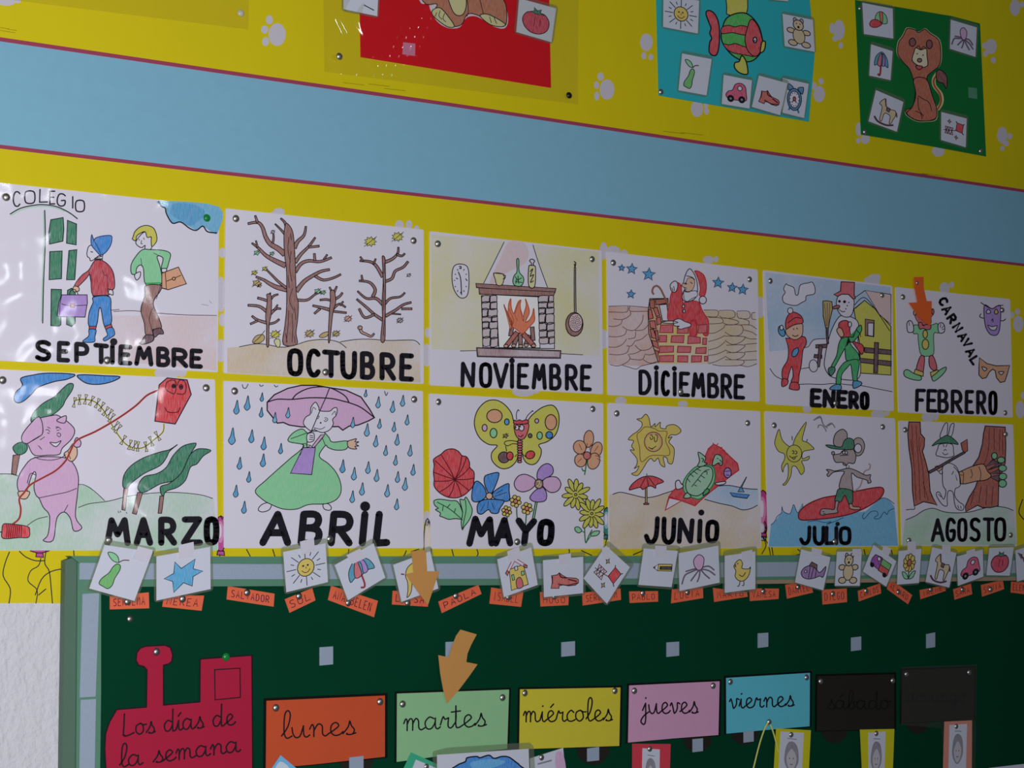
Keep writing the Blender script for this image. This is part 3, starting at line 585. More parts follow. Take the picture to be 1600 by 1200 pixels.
f.P('n', '825,425 892,435 890,558 825,548', lw=1.3); f.P('w', '845,455 888,455 885,555 845,548'); f.build('drawn_yellow_house', s)
f = fig(T)
for q in ['820,638 1020,658 1020,692 820,675', '785,718 1020,742 1020,778 790,750', '895,600 925,602 918,830 888,828']: f.P('D', q)
f.build('drawn_fence', s); f = fig(T, keep=True)
for q in ['455,618 540,612 545,640 455,642', '445,690 500,695 500,720 440,715', '478,625 505,628 482,785 465,780']: f.P('D', q)
f.build('drawn_fence', s)
f = fig(T); f.F('w', '640,400 585,480 550,580 525,700 520,780 560,850 640,875 740,882 785,850 790,750 770,620 775,460 720,410', lw=1.3); f.F('w', '635,240 610,290 615,350 650,400 700,410 730,380 742,310 735,265 700,235', lw=1.3)
f.F('x', '590,240 640,215 645,145 745,150 742,240 752,270 735,275 700,240 650,238 620,255', sm=False, lw=1.5); f.F('N', '575,345 600,325 630,322 632,338 600,348'); f.E('k', 632, 292, 7); f.E('k', 670, 295, 8)
for i in range(8): f.E('k', 625 + i * 11, 350 + 20 * math.sin(i * .5) - (i > 4) * (i - 4) * 14, 5, ol=False)
f.L('790,560 785,500 775,470', 1); f.build('drawn_snowman', s)
f = fig(T); f.F('h', '508,290 540,288 575,295 580,350 560,430 550,490 530,495 510,400', sm=False); f.L('520,310 535,480|540,305 542,480|560,305 550,480', .9, 'D'); branch(f, '540,490 540,550 545,610', 16, 12, 'D'); f.build('drawn_broom', s)
f = fig(T)
f.F('w', '405,770 415,740 440,730 462,750 468,790 455,815 430,820 410,800', lw=1.2); f.build('drawn_snowball', s)
f = fig(T)
f.F('r', '250,570 230,570 245,620 250,680 240,740 205,800 205,870 240,880 255,830 275,780 285,850 270,900 320,910 330,840 345,775 358,660 380,620 382,580 355,555')
f.F('r', '205,875 245,880 240,915 208,932 198,915'); f.F('r', '272,900 322,905 328,955 262,950 258,930')
f.F('f', '232,500 235,540 270,572 310,578 350,550 358,500 350,460 290,470', lw=1.2); f.F('r', '232,500 228,450 245,400 280,372 330,390 355,420 355,455 300,465 260,485'); f.E('w', 263, 362, 20, 22, lw=1.2)
f.L('285,495 292,505|310,490 318,502|278,545 300,555 325,545|245,455 300,415 345,420', 1.4, 'K'); f.F('c', '195,475 175,490 178,530 205,555 225,540 215,500'); f.E('w', 198, 490, 14, 18); f.F('c', '318,640 285,660 275,700 300,705 325,670'); f.L('230,575 240,600|355,600 320,640', 1, 'R')
f.build('drawn_child_in_red', s)
f = fig(T)
f.F('r', '640,560 625,470 650,440 690,438 710,470 712,530 740,590 800,615 815,650 800,690 770,655 730,600 690,560 660,570'); f.F('f', '625,490 612,510 625,540 645,560 665,545 650,500'); f.E('w', 710, 465, 13, 20)
f.F('i', '645,575 690,560 720,600 760,570 790,520 760,500 735,560 700,560 720,620 770,680 778,735 690,740 675,680 670,650 620,740 590,790 570,780 610,700 625,620', lw=1.3); f.F('i', '760,500 790,470 800,500 785,530')
f.F('i', '690,740 778,735 765,860 768,890 735,885 718,770 690,790 650,840 640,912 608,910 615,830 650,770', lw=1.3); f.F('d', '555,790 590,785 600,810 570,850 548,820'); f.F('c', '605,915 642,920 640,955 570,955 562,940'); f.F('c', '738,890 790,895 798,915 760,940 735,940')
f.build('drawn_child_in_green', s)
f = fig(T); lettering(f, 'ENERO', [(425, 490), (520, 590), (622, 685), (715, 765), (800, 842)], (958, 985), (1070, 1092), 5.6); f.build('lettering', s)

# February
s = sheet('laminated FEBRERO sheet with a carnival clown and two masks', [(1399.4, 448.4), (1578.6, 467.4), (1582.4, 652.4), (1404, 644.4)]); newsheet()
T = aff(1390, 430, 5)
f = fig(T)
f.F('O', '240,270 330,260 345,300 325,330 320,380 240,385 195,310', lw=.9); f.E('H', 197, 295, 10, 18); f.E('O', 338, 285, 9, 22)
f.F('l', '225,390 330,388 372,378 385,450 345,458 345,610 300,632 245,620 225,520 220,460 185,455 190,392', lw=1.1); f.E('Y', 278, 460, 18, 32); f.E('Y', 280, 540, 26, 40)
f.F('w', '185,390 165,355 140,365 135,400 145,445 185,440'); f.F('w', '380,385 410,372 430,400 425,445 385,448'); f.L('400,380 395,410|425,395 405,415|428,420 408,425|150,360 155,395', 1)
f.F('x', '245,630 272,640 268,720 255,760 210,740 225,670'); f.F('x', '310,640 340,632 370,720 345,745 312,710'); f.P('Y', '200,735 265,758 262,790 190,770'); f.P('Y', '318,760 378,738 382,765 325,795')
f.F('l', '112,752 140,738 190,768 245,790 240,820 180,815 120,790'); f.F('l', '330,795 360,770 400,735 440,718 438,745 400,790 345,828')
f.F('x', '225,375 250,370 262,395 285,385 320,390 318,420 285,425 262,415 235,420'); f.build('drawn_clown', s)
f = fig(T); f.F('P', '740,235 800,262 865,240 862,400 845,460 810,470 775,450 745,380', lw=1.3); f.L('712,212 740,232 800,262 840,240 888,235|715,300 705,325 740,338|908,340 890,355 868,355', 1.4); f.F('w', '755,290 772,265 790,290 770,300'); f.F('Y', '818,290 832,265 848,290 832,305'); f.L('795,358 805,340 808,368', 1.2); f.F('w', '768,390 800,402 840,395 825,428 790,425', lw=1.3); f.build('drawn_purple_mask', s)
f = fig(T); f.F('F', '702,645 760,690 830,708 938,705 920,770 900,830 865,838 835,800 825,745 805,735 780,755 755,800 725,808 698,780 698,720', lw=1.4, sm=False); f.F('w', '722,715 760,730 740,748'); f.F('w', '852,755 892,755 872,778'); f.build('drawn_orange_mask', s)
f = fig(T)
W_ = [('C', 420, 205, 62), ('A', 450, 270, 66), ('R', 488, 340, 66), ('N', 532, 410, 64), ('A', 572, 480, 62), ('V', 606, 530, 60), ('A', 634, 600, 62), ('L', 666, 665, 62)]
for ch, cx, cy, hh in W_:
    a = math.radians(58)
    for st in CAP[ch].split('|'):
        q = []
        for u, v in pp(st):
            X, Y = (u - .5) * 48, (v - .5) * hh
            q.append((cx + X * math.cos(a) - Y * math.sin(a) * .9, cy + X * math.sin(a) * .9 + Y * math.cos(a)))
        f.L(q, 4.0, sm=False, cap=2)
f.build('carnival_lettering', s)
f = fig(T); lettering(f, 'FEBRERO', [(212, 275), (300, 365), (388, 450), (492, 560), (600, 650), (690, 745), (785, 830)], (900, 915), (1055, 1080), 4.6); f.build('lettering', s)

# March
s = sheet('laminated MARZO sheet with a pink pig flying a red kite', [(-20, 576), (335.8, 593), (341.2, 860), (-20, 860)]); newsheet()
T = aff(0, 570, 4)
f = fig(T); f.A('e', '-60,690 60,680 110,690 490,750 560,760 655,850 800,822 950,800 1100,798 1250,812 1335,832 1362,1158 -60,1158', sm=False)
f.A('B8', '0,0 1,0 1,1') if 0 else None
f.L('0,682 60,682 112,694|485,748 530,752 590,790 655,850|490,892 560,868 680,852 800,822 950,802 1100,798 1250,812 1330,836|170,1005 230,965 300,948', 1.1); f.build('drawn_hills', s)
f = fig(T, 1.4); f.F('b', '130,85 200,65 300,52 465,60 420,90 340,105 240,140 200,180 150,225 110,238 88,215 100,170 140,130'); f.F('b', '482,72 520,62 650,68 750,75 700,105 620,122 540,115'); f.build('drawn_clouds', s)
f = fig(T)
f.P('n', '72,680 82,565 124,562 100,690'); f.F('d', '80,520 110,490 150,485 172,515 155,550 110,562')
f.F('d', '195,355 210,300 270,240 340,200 390,150 430,118 458,122 450,160 410,220 390,260 340,305 260,340'); f.build('drawn_tree', s)
for q, tr in (('768,760 775,690 820,630 900,580 1000,545 1060,530 1110,498 1060,540 1040,580 1000,630 900,680 820,740 795,770', '775,770 800,770 782,910 762,905'), ('862,760 900,700 980,680 1040,640 1080,570 1140,510 1210,490 1225,500 1190,560 1160,640 1090,720 1000,745 920,790 880,798', '860,798 892,798 852,935 828,928'), ('1005,760 1060,740 1130,680 1170,600 1190,560 1240,525 1318,535 1270,570 1230,620 1190,640 1160,720 1110,765 1040,790 1020,820 1005,800', '1000,820 1024,820 1010,928 988,928')):
    f = fig(T); f.P('n', tr); f.F('d', q); f.build('drawn_tree', s)
f = fig(T, 1.2)
f.F('p', '165,800 195,700 215,668 225,690 212,760 225,815 245,835 270,890 310,945 300,1060 270,1098 332,1096 355,960 400,920 440,960 462,1038 512,1018 472,950 485,800 490,700 460,620 400,580 220,580 150,640 110,720 118,790 165,790')
f.F('p', '215,565 180,510 175,490 210,470 265,430 262,370 235,340 320,318 370,320 462,395 450,460 390,520 370,560 300,565')
f.F('p', '138,440 180,380 240,325 265,370 265,430 240,450 210,468 170,492 140,480'); f.F('p', '355,345 412,318 408,360 380,362'); f.F('f', '445,605 400,560 430,530 460,490 480,520 480,570'); f.F('p', '468,470 482,455 505,480 500,510 475,515 462,500')
f.L('215,575 250,590 320,596 380,582 410,560|245,832 340,812 420,795 480,772|225,690 190,680 170,740|400,920 425,875|425,540 440,590|285,408 300,405 312,420|350,400 365,390 382,405|295,425 310,430|355,410 372,408|355,435 365,425 380,435 372,450 355,440|250,470 280,450|240,505 262,530|295,388 315,398|348,388 368,390', 1.1)
f.F('w', '312,485 350,488 382,475 350,512'); f.F('f', '118,792 182,792 178,820 160,838 130,835 115,815'); f.build('drawn_pig', s)
f = fig(T, 1.4); f.P('r', '1045,82 1170,95 1195,185 1095,370 968,352 995,125'); f.L('1045,105 1035,150 1080,180 1095,170 1100,110 1075,95 1045,108|1105,180 1150,182 1165,140 1150,100 1120,98 1108,130|1030,265 1050,295 1110,295 1125,265', 1.3); f.E('r', 1085, 133, 10, 12); f.E('r', 1132, 138, 10, 14); f.E('k', 1132, 138, 4, 4); f.E('k', 1085, 133, 4, 4); f.build('drawn_kite', s)
f = fig(T); f.L('1024,368 1018,420 960,470 900,515 840,520 780,490 720,410 680,340 640,275 590,230 520,215 460,225', 2.2, 'y'); f.L('1024,368 1018,420 960,470 900,515 840,520 780,490 720,410 680,340 640,275 590,230 520,215 460,225', .9)
for x, y, a in ((465, 235, 10), (497, 218, 0), (535, 216, 10), (572, 225, 25), (608, 240, 25), (635, 262, 30), (660, 290, 35), (685, 305, 35), (697, 332, 35), (722, 380, 40), (738, 400, 40), (770, 470, 30), (812, 500, 15), (840, 505, 20), (862, 510, 5), (912, 512, -10), (945, 478, -20), (985, 445, -30)):
    c_, s_ = math.cos(math.radians(a)), math.sin(math.radians(a)); r = lambda u, v: (x + u * c_ - v * s_, y + u * s_ + v * c_)
    f.fill('Q', [r(-9, -30), r(9, -30), r(0, 0), r(9, 30), r(-9, 30), r(0, 0)], sm=False, lw=1.1)
f.build('drawn_kite_tail', s)
f = fig(T); f.L('992,158 920,190 850,255 760,320 680,370 590,420 500,460 465,490 440,540 410,600 350,660 270,705 190,750 150,800 120,840 130,900 120,960 80,995', 3.2, 'O'); f.L('992,158 920,190 850,255 760,320 680,370 590,420 500,460 465,490 440,540 410,600 350,660 270,705 190,750 150,800 120,840 130,900 120,960 80,995', 1.5, '7a2030')
f.F('r', '20,998 60,994 170,1010 185,1040 178,1078 120,1080 20,1085 12,1040')
for i in range(8): f.L([(38 + i * 13, 996 + i), (44 + i * 13, 1020), (40 + i * 13, 1082)], 1.5, '7a1020')
f.L('0,1045 15,1045', 2, 'K'); f.build('drawn_string_reel', s)
f = fig(T); lettering(f, 'MARZO', [(672, 798), (855, 938), (1008, 1088), (1150, 1250), (1292, 1352)], (972, 965), (1115, 1110), 8.0); f.L('738,914 745,926|752,912 755,922|788,920 795,930', 1); f.build('lettering', s)

# April
s = sheet('laminated ABRIL sheet with a mouse in a green dress under an umbrella in the rain', [(349.3, 595), (660.9, 611), (662, 856.5), (349.8, 856.5)]); newsheet()
T = aff(340, 590, 4.2853)
f = fig(T, 1.2)
def drop(f, x, y, h, c='c', a=12):
    w = h * .2; A_ = math.radians(a); pts = [(0, -h * .5), (w * .6, 0), (w, h * .28), (0, h * .5), (-w, h * .28), (-w * .5, 0)]
    f.fill(c, [(x + u * math.cos(A_) - v * math.sin(A_) * 1, y + u * math.sin(A_) + v * math.cos(A_)) for u, v in pts], lw=1.15)
for x, y, h in ((128, 198, 96), (200, 170, 100), (297, 130, 60), (293, 232, 68), (98, 392, 115), (228, 392, 90), (310, 440, 90), (423, 475, 72), (148, 573, 84), (305, 553, 90), (210, 665, 74), (123, 760, 84), (178, 868, 84), (992, 105, 50), (1076, 165, 78), (1173, 195, 80), (1240, 155, 76), (1085, 308, 66), (1001, 350, 88), (1182, 330, 66), (1270, 283, 70), (1060, 425, 80), (1203, 415, 78), (1126, 488, 70), (1290, 488, 78), (1192, 553, 70), (838, 593, 90), (914, 643, 88), (1008, 602, 82), (1066, 655, 84), (1206, 665, 76), (1310, 617, 76), (968, 745, 86), (1137, 757, 86), (1256, 712, 88), (903, 797, 82), (1200, 848, 76)):
    f = fig(T, 1.2, True); drop(f, x, y, h, 'c' if x < 900 else 's', 5); f.build('drawn_raindrop', s)
f = fig(T, 1.2, True)
f.L('165,45 172,68 190,70 205,42|280,45 290,58 308,50|378,48 390,62 405,55|1118,90 1128,120 1140,98', 1.4, '3a5870'); f.build('drawn_cut_off_drops', s)
f = fig(T, 1.7); f.F('p', '332,165 380,115 470,72 560,52 660,52 750,68 860,85 960,130 1020,215 1050,268 1010,290 940,318 880,325 838,352 810,328 700,330 560,330 480,318 440,300 400,305 360,255 332,220', sm=False)
f.L('332,165 400,145 500,146 620,135 760,140 850,160 880,168 960,200 1050,268|500,146 530,110 600,75 680,62 750,68 820,100 860,130 880,168', 1.9); f.L('750,68 722,140', 1.6)
for x, y in ((384, 268), (472, 235), (906, 300)): drop(f, x, y, 72, 's', 5)
f.build('drawn_umbrella', s)
f = fig(T, 1.15)
f.F('w', '272,885 290,855 330,838 360,850 345,885 300,900'); f.F('w', '706,850 740,845 762,870 750,888 715,880')
f.F('l', '252,758 320,690 420,600 500,530 550,490 575,450 480,430 478,400 520,360 570,345 610,375 700,385 718,372 745,400 770,432 870,425 862,478 790,485 740,468 722,455 680,525 740,575 790,630 822,700 825,770 790,820 720,845 610,850 530,880 440,880 360,850 300,815')
f.F('w', '600,430 600,380 640,360 720,372 640,470 600,468'); f.P('P', '572,470 655,468 630,650 488,640'); f.P('p', '690,385 718,380 655,460 640,470 630,462')
f.L('575,450 552,520|722,455 700,400|490,410 600,370|600,440 560,445', 1.1)
f.F('w', '620,355 575,310 590,265 620,245 625,200 655,165 678,200 685,222 750,225 775,205 800,205 795,250 770,280 775,310 750,350 700,368 650,350')
f.L('628,240 640,200 660,215|765,250 785,225 790,250|665,262 680,258 672,275 665,268|715,270 730,270 738,282 722,295 712,285|645,335 690,345 720,330|648,340 655,352', 1.0); f.E('k', 690, 303, 6, ol=False); f.E('k', 724, 281, 4, ol=False)
f.L('722,140 690,210 640,330 600,420', 1.5, 'K'); f.F('f', '870,430 905,415 930,410 920,430 945,430 925,445 945,458 920,460 930,478 880,470'); f.F('w', '600,380 640,370 648,400 640,425 602,430'); f.L('615,385 640,390|615,398 642,402|612,412 640,415|590,450 625,455 592,470', 1.2)
f.build('drawn_mouse_in_dress', s)
f = fig(T); lettering(f, 'ABRIL', [(312, 478), (568, 685), (770, 890), (955, 1000), (1070, 1145)], (915, 915), (1105, 1108), 9.2, [(988, 862)], slant=18); f.build('lettering', s)

# May
s = sheet('laminated MAYO sheet with a yellow butterfly above bright flowers', [(670.4, 614.8), (942.7, 630), (943.1, 857.4), (673, 857.4)]); newsheet()
T = aff(660, 610, 4.6167)
f = fig(T, 1.3)
f.F('y', '660,230 640,160 590,100 530,70 460,80 400,140 375,220 385,290 420,350 480,390 540,398 500,450 505,510 560,560 620,560 670,520 690,460 690,300'); f.F('y', '760,220 800,170 870,120 940,108 980,160 985,240 960,320 900,370 840,392 858,430 850,480 820,525 780,535 740,510 720,450 710,330')
for c, x, y, rx, ry in (('F', 520, 185, 56, 48), ('c', 609, 227, 17, 22), ('p', 449, 270, 18, 25), ('l', 513, 308, 25, 34), ('D', 588, 483, 40, 40), ('F', 927, 230, 42, 56), ('p', 825, 220, 14, 16), ('l', 846, 326, 20, 27), ('b', 915, 322, 25, 25), ('D', 777, 327, 14, 15), ('r', 778, 465, 34, 28), ('r', 631, 473, 24, 30)): f.E(c, x, y, rx, ry, rot=-25 if rx == 34 and ry == 28 else 0)
f.build('drawn_butterfly_wings', s)
f = fig(T, 1.2); f.F('x', '668,240 760,235 762,290 740,340 710,355 680,335 665,290'); f.F('r', '662,215 680,220 700,212 720,220 745,212 765,218 755,240 665,242'); f.E('w', 715, 270, 18, 22); f.E('w', 682, 268, 14, 18); f.E('k', 706, 262, 5, ol=False); f.E('k', 675, 266, 5, ol=False)
f.L('690,325 710,335 728,318', 1.4); f.L('680,212 678,170 690,140 698,150|745,210 760,180 790,152 800,150 790,145', 1.3)
for i in range(9): f.E('x', 703 - (i > 5) * 2, 370 + i * 18, 20 - i * .6, 9)
f.L('690,370 640,362 600,368 592,385 615,400 650,385 690,388|600,400 608,440', 1.3); leafs(f, 600, 328, 22, 'h', 5, .5); f.L('668,480 680,462|745,480 728,462', 1.2); f.build('drawn_butterfly_body', s)
f = fig(T, 1.3); f.F('r', '135,460 170,430 220,422 260,440 285,470 320,480 340,520 342,555 372,590 372,640 365,690 330,730 300,755 260,772 215,775 170,765 120,735 85,690 85,640 80,590 85,540 80,500 110,475')
cx, cy = 235, 642
for q in ((135, 465), (285, 470), (342, 552), (378, 632), (340, 725), (280, 765), (190, 770), (120, 735), (85, 655), (82, 590), (90, 505), (320, 480)): f.L([(cx, cy), ((cx + q[0]) / 2 + 8, (cy + q[1]) / 2 + 6), q], 1.3, '5a0c18')
f.build('drawn_red_flower', s)
f = fig(T, 1.2); f.F('l', '85,795 130,785 200,795 250,800 280,850 295,905 290,930 240,925 190,930 150,915 125,905 130,885 95,860 115,850 90,830'); f.F('l', '270,790 300,790 315,770 345,820 360,870 340,930 300,985 288,1005 280,950 290,880'); f.L('105,805 180,845 240,890 290,935|310,790 315,860 300,940 288,1005|180,845 200,820|150,830 145,870|230,880 240,850', 1.4, '185a38'); f.build('drawn_leaves', s)
f = fig(T, 1.3); f.F('b', '478,742 450,680 448,625 480,605 545,592 550,620 530,680 500,740'); f.F('b', '505,745 550,705 620,672 625,720 628,790 580,800 520,780'); f.F('b', '495,785 560,790 590,800 560,850 545,885 500,885 475,860 430,892 398,880 400,820 440,790'); f.F('b', '460,760 440,785 395,805 358,790 360,720 375,668 400,655 440,690 460,735'); f.E('f', 482, 762, 24, 24); f.L('520,765 610,735|530,745 580,715|500,810 520,860|450,820 420,870|475,800 470,850', 1, '103870'); f.build('drawn_blue_flower', s)
f = fig(T, 1.2); branch(f, '838,700 825,790 798,940', 12, 14, 'l'); f.F('p', '815,680 780,715 725,732 680,715 662,670 690,620 740,605 800,630 820,655'); f.F('P', '830,640 830,590 860,545 905,528 940,555 940,600 900,630 860,650'); f.F('p', '870,650 910,625 970,628 1000,675 975,725 920,735 870,690'); f.F('P', '840,705 870,700 895,740 890,790 850,805 800,800 775,775 800,735'); f.E('n', 840, 675, 30, 35); f.L('825,660 845,655 840,680 825,690 850,695 855,670', 1.2, 'Q'); f.build('drawn_purple_flower', s)
f = fig(T, 1.1)
for cx, cy, r, st in ((672, 800, 36, '680,840 682,900 690,950'), (608, 872, 32, '612,905 610,950'), (754, 852, 36, '750,890 745,960 740,1000')):
    f.L(st, 1.8, '2a6a40')
    for i in range(6):
        a = i * math.pi / 3 + .3; f.E('Y', cx + r * .75 * math.cos(a), cy + r * .85 * math.sin(a), r * .42, r * .4)
    f.E('o', cx, cy, r * .42)
f.build('drawn_small_flowers', s)
f = fig(T, 1.1); f.L('1185,500 1178,560 1170,610|1150,560 1160,580 1180,575', 1.8, '2a7a48')
for a, b in (((1200, 350), (36, 62)), ((1135, 410), (46, 50)), ((1255, 430), (40, 60)), ((1140, 505), (42, 48)), ((1235, 510), (44, 60))): f.E('F', a[0], a[1], b[0], b[1], rot=(a[0] - 1185) * .3)
f.E('O', 1188, 470, 27, 28); f.L('1190,380 1185,420|1215,385 1205,430|1130,385 1150,430|1270,400 1240,440|1260,490 1290,510|1120,520 1150,490|1245,470 1290,480', 1, '9a4830'); f.build('drawn_orange_flower', s)
f = fig(T, 1.1)
f.L('1170,960 1172,1050 1180,1100 1200,1050 1225,1005', 1.8, '2a7a48'); f.F('l', '1100,990 1125,985 1150,1010 1130,1028 1105,1015'); f.F('l', '1215,1050 1230,1020 1278,1015 1262,1045'); f.L('1150,1015 1170,1025|1215,1050 1190,1085', 1.3, '2a7a48')
for cx, cy, n, off in ((1106, 752, 11, 0.2), (1222, 888, 12, 0.1)):
    for i in range(n):
        a = 2 * math.pi * i / n + off; L_ = 62 + 16 * ((i * 5) % 3) / 2
        f.E('y', cx + L_ * math.cos(a) * .8, cy + L_ * math.sin(a), L_ * .62, 17, rot=math.degrees(math.atan2(math.sin(a), math.cos(a) * .8)))
    f.E('y', cx, cy, 22, 24, ol=False); f.E('h', cx, cy, 9)
f.build('drawn_yellow_flowers', s)
f = fig(T); lettering(f, 'MAYO', [(345, 505), (535, 638), (690, 800), (850, 930)], (925, 950), (1105, 1100), 8.4, slant=10); f.build('lettering', s)

# June
s = sheet('laminated JUNIO sheet with a green turtle sunbathing on a red towel', [(949.8, 629.4), (1187.9, 642.5), (1189.4, 856.5), (951, 857.5)]); newsheet()
T = aff(940, 620, 4.8)
f = fig(T); f.A('S', '55,735 120,718 200,730 320,755 420,745 540,705 760,770 900,800 1050,850 1170,815 1190,820 1192,1130 60,1138', sm=False); f.A('B', '880,665 960,665 1100,690 1175,695 1175,810 1130,838 1060,850 980,820 880,795 770,770 800,720', sm=False)
f.L('82,732 140,716 220,732 320,755 400,748 470,725 540,703|870,670 960,665 1080,688 1170,693|770,768 880,798 980,820 1055,848 1120,838 1170,812', 1.3); f.build('drawn_beach_and_sea', s)
f = fig(T); f.F('Y', '265,168 300,160 330,130 355,160 370,225 400,200 402,225 440,190 440,230 480,240 490,218 540,208 580,230 595,260 560,285 520,285 500,310 530,300 505,340 540,380 545,430 530,500 500,495 490,460 462,455 475,525 440,505 425,460 395,485 370,462 340,490 310,540 270,590 225,578 260,560 280,520 245,538 265,505 262,460 215,400 245,400 225,370 240,330 200,320 230,285 265,262 300,225 300,190', lw=1.1)
f.F('Y', '290,260 330,225 400,240 430,258 490,262 480,330 510,400 500,440 420,438 360,445 310,485 290,470 285,380 265,290', lw=1.1, oc='7a6030'); f.E('F', 388, 338, 68, 74, lw=1.1); f.E('Y', 385, 340, 54, 60, ol=False); f.L('365,290 375,285 385,310 370,320 362,300|400,285 418,290 415,330 398,335 395,300|350,375 375,390 410,370|368,385 385,395', 1.2); f.build('drawn_sun', s)
f = fig(T); f.P('h', '328,680 340,680 342,800 328,800'); f.F('r', '208,698 225,660 280,615 340,595 400,600 465,635 410,660 405,685 375,670 350,672 310,695 290,680 245,690', lw=1.4); f.L('290,680 330,600|350,672 340,600|400,668 350,600|340,575 340,596', 1.1); f.P('r', '315,802 330,795 355,800 352,808 318,808'); f.build('drawn_parasol', s)
f = fig(T, 1.3); f.F('r', '840,355 800,390 775,450 720,520 620,640 540,700 505,745 700,818 740,780 820,710 900,650 960,600 1030,550 1020,500 950,435 900,385', sm=False, oc='R'); f.P('w', '505,755 600,780 478,850', lw=2.6, oc='R'); f.L('840,360 835,345|860,365 875,350|885,385 905,378|905,405 925,400|930,430 950,430', 1.4, 'R'); f.build('drawn_red_towel', s)
f = fig(T, 1.2); f.F('l', '610,650 640,590 700,530 760,510 830,520 850,570 845,640 800,710 740,765 690,760 640,735 615,700', lw=1.8, oc='2c8a50'); f.F('e', '630,660 650,600 710,545 760,520 820,530 835,580 820,640 770,710 720,742 670,735 640,710')
f.F('e', '720,520 735,480 725,415 780,455 770,490 790,500 760,520'); f.F('e', '830,505 850,440 880,435 905,460 900,515 870,500 845,515'); f.L('865,460 875,465|885,470 900,490|870,495 895,500|748,460 765,470 755,490', 1.6, '285048')
f.F('w', '560,690 555,640 580,625 595,650 615,670 590,690'); f.F('e', '615,755 640,720 670,745 650,760'); f.F('i', '760,740 775,700 800,690 805,715'); f.F('w', '850,650 880,640 930,635 920,655 870,662')
f.L('640,610 665,640|660,575 690,600|685,555 720,580|710,540 745,555|675,675 720,620 770,560 810,545|720,620 745,640|745,590 775,610|770,565 790,560 790,585|695,660 715,670', 1.3, '285048'); f.E('P', 945, 570, 28, 38); f.L('925,560 965,555|930,585 960,590', 1.1); f.build('drawn_turtle', s)
f = fig(T); f.F('c', '1088,600 1050,680 1070,715 1022,712', sm=False); f.P('b', '962,718 1110,735 1090,762 985,748', lw=1.3); f.build('drawn_sailing_boat', s)
f = fig(T); lettering(f, 'JUNIO', [(335, 425), (465, 545), (585, 680), (725, 748), (795, 865)], (908, 940), (1090, 1080), 6.2, [(748, 868)], slant=6); f.build('lettering', s)

# July
s = sheet('laminated JULIO sheet with a mouse in a green cap surfing on a red board', [(1194.8, 642.3), (1398.5, 653.8), (1404.3, 853.7), (1200.5, 855)]); newsheet()
T = aff(1180, 640, 5.217)
f = fig(T); f.F('s', '128,940 170,900 215,840 230,830 280,850 300,810 315,780 345,840 380,770 390,800 600,860 900,830 1000,740 1040,720 1090,735 1135,790 1165,1110 108,1118', sm=False, ol=False)
f.L('128,940 160,910 180,870 215,840 218,790 230,830 280,850 300,810 315,775 345,840 385,810 385,765|430,915 500,905 560,920 620,915 580,935 640,915 720,880|890,840 875,870 890,890 940,835 990,830 1000,860 975,875 975,890 1015,885 1050,835 1075,855 1090,825 1135,805|1000,740 1040,720 1085,732 1135,770', 1.1, '2c5a80'); f.build('drawn_sea', s)
f = fig(T); f.F('y', '195,160 215,235 255,285 300,300 330,225 415,100 395,190 385,250 430,270 480,320 440,330 390,345 385,400 440,380 430,410 380,420 395,460 400,500 375,530 350,490 325,460 300,470 290,540 250,610 225,612 255,580 270,520 265,440 235,470 225,510 215,460 240,400 235,360 190,340 160,280 170,220', lw=1.1); f.E('y', 318, 358, 62, 70, lw=1.1); f.L('300,340 312,335 315,355 302,358|325,335 340,345 335,362 322,358|278,375 300,392 345,378|300,392 315,405 330,390|300,215 303,250|425,240 420,260', 1.3, 'K'); f.build('drawn_sun', s)
f = fig(T); f.L('475,88 530,55 555,120 590,150|475,88 530,65 548,110|510,130 545,128 575,165 578,180|510,150 520,125|575,140 620,110 652,148|590,135 625,115', 1.7, 'G'); f.build('drawn_gull', s)
f = fig(T, 1.5); f.F('r', '352,870 370,820 440,765 550,720 660,700 800,670 950,640 1030,635 1048,670 1010,730 900,800 780,850 640,880 500,895 380,900', oc='7a1420'); f.build('drawn_surfboard', s)
f = fig(T, 1.1)
f.L('810,665 855,625 880,545 890,505 930,485 938,455 925,440', 2.2, 'm')
f.F('m', '645,290 640,240 660,190 710,160 745,185 750,230 730,280 700,310'); f.F('m', '800,260 830,230 870,240 892,290 880,345 850,375 815,370 800,330'); f.E('w', 838, 315, 30, 36)
f.F('m', '640,370 690,360 715,335 790,320 820,370 815,420 800,440 760,435 745,455 720,450 710,430 660,430 640,400'); f.E('m', 635, 355, 12, 14); f.L('705,345 730,350|745,345 755,360|720,430 745,455|690,375 760,370', 1.2); f.E('w', 722, 350, 10, 14); f.E('w', 742, 350, 10, 14)
f.F('m', '740,480 775,480 830,500 900,535 940,530 935,560 945,590 920,600 910,575 830,550 785,520 795,640 790,665 690,645 700,560 725,505 640,510 600,545 585,530 600,510 580,490 610,490 650,500 710,488')
f.F('d', '685,645 780,655 795,690 790,765 765,770 740,710 725,700 700,750 650,745 660,700', lw=1.3); f.F('d', '575,290 620,290 700,305 725,255 760,232 800,250 800,320 720,325 620,315', lw=1.3)
f.F('m', '655,750 680,750 668,810 670,840 600,850 540,860 530,835 545,810 600,810 645,812'); f.F('T', '770,770 790,770 800,790 850,795 855,812 800,815 768,800'); f.L('545,830 565,832|550,845 575,850|745,460 745,485|765,455 765,480', 1); f.build('drawn_mouse_surfer', s)
f = fig(T); lettering(f, 'JULIO', [(372, 450), (482, 560), (580, 640), (655, 668), (695, 770)], (958, 965), (1090, 1090), 4.9, [(672, 932)]); f.build('lettering', s)

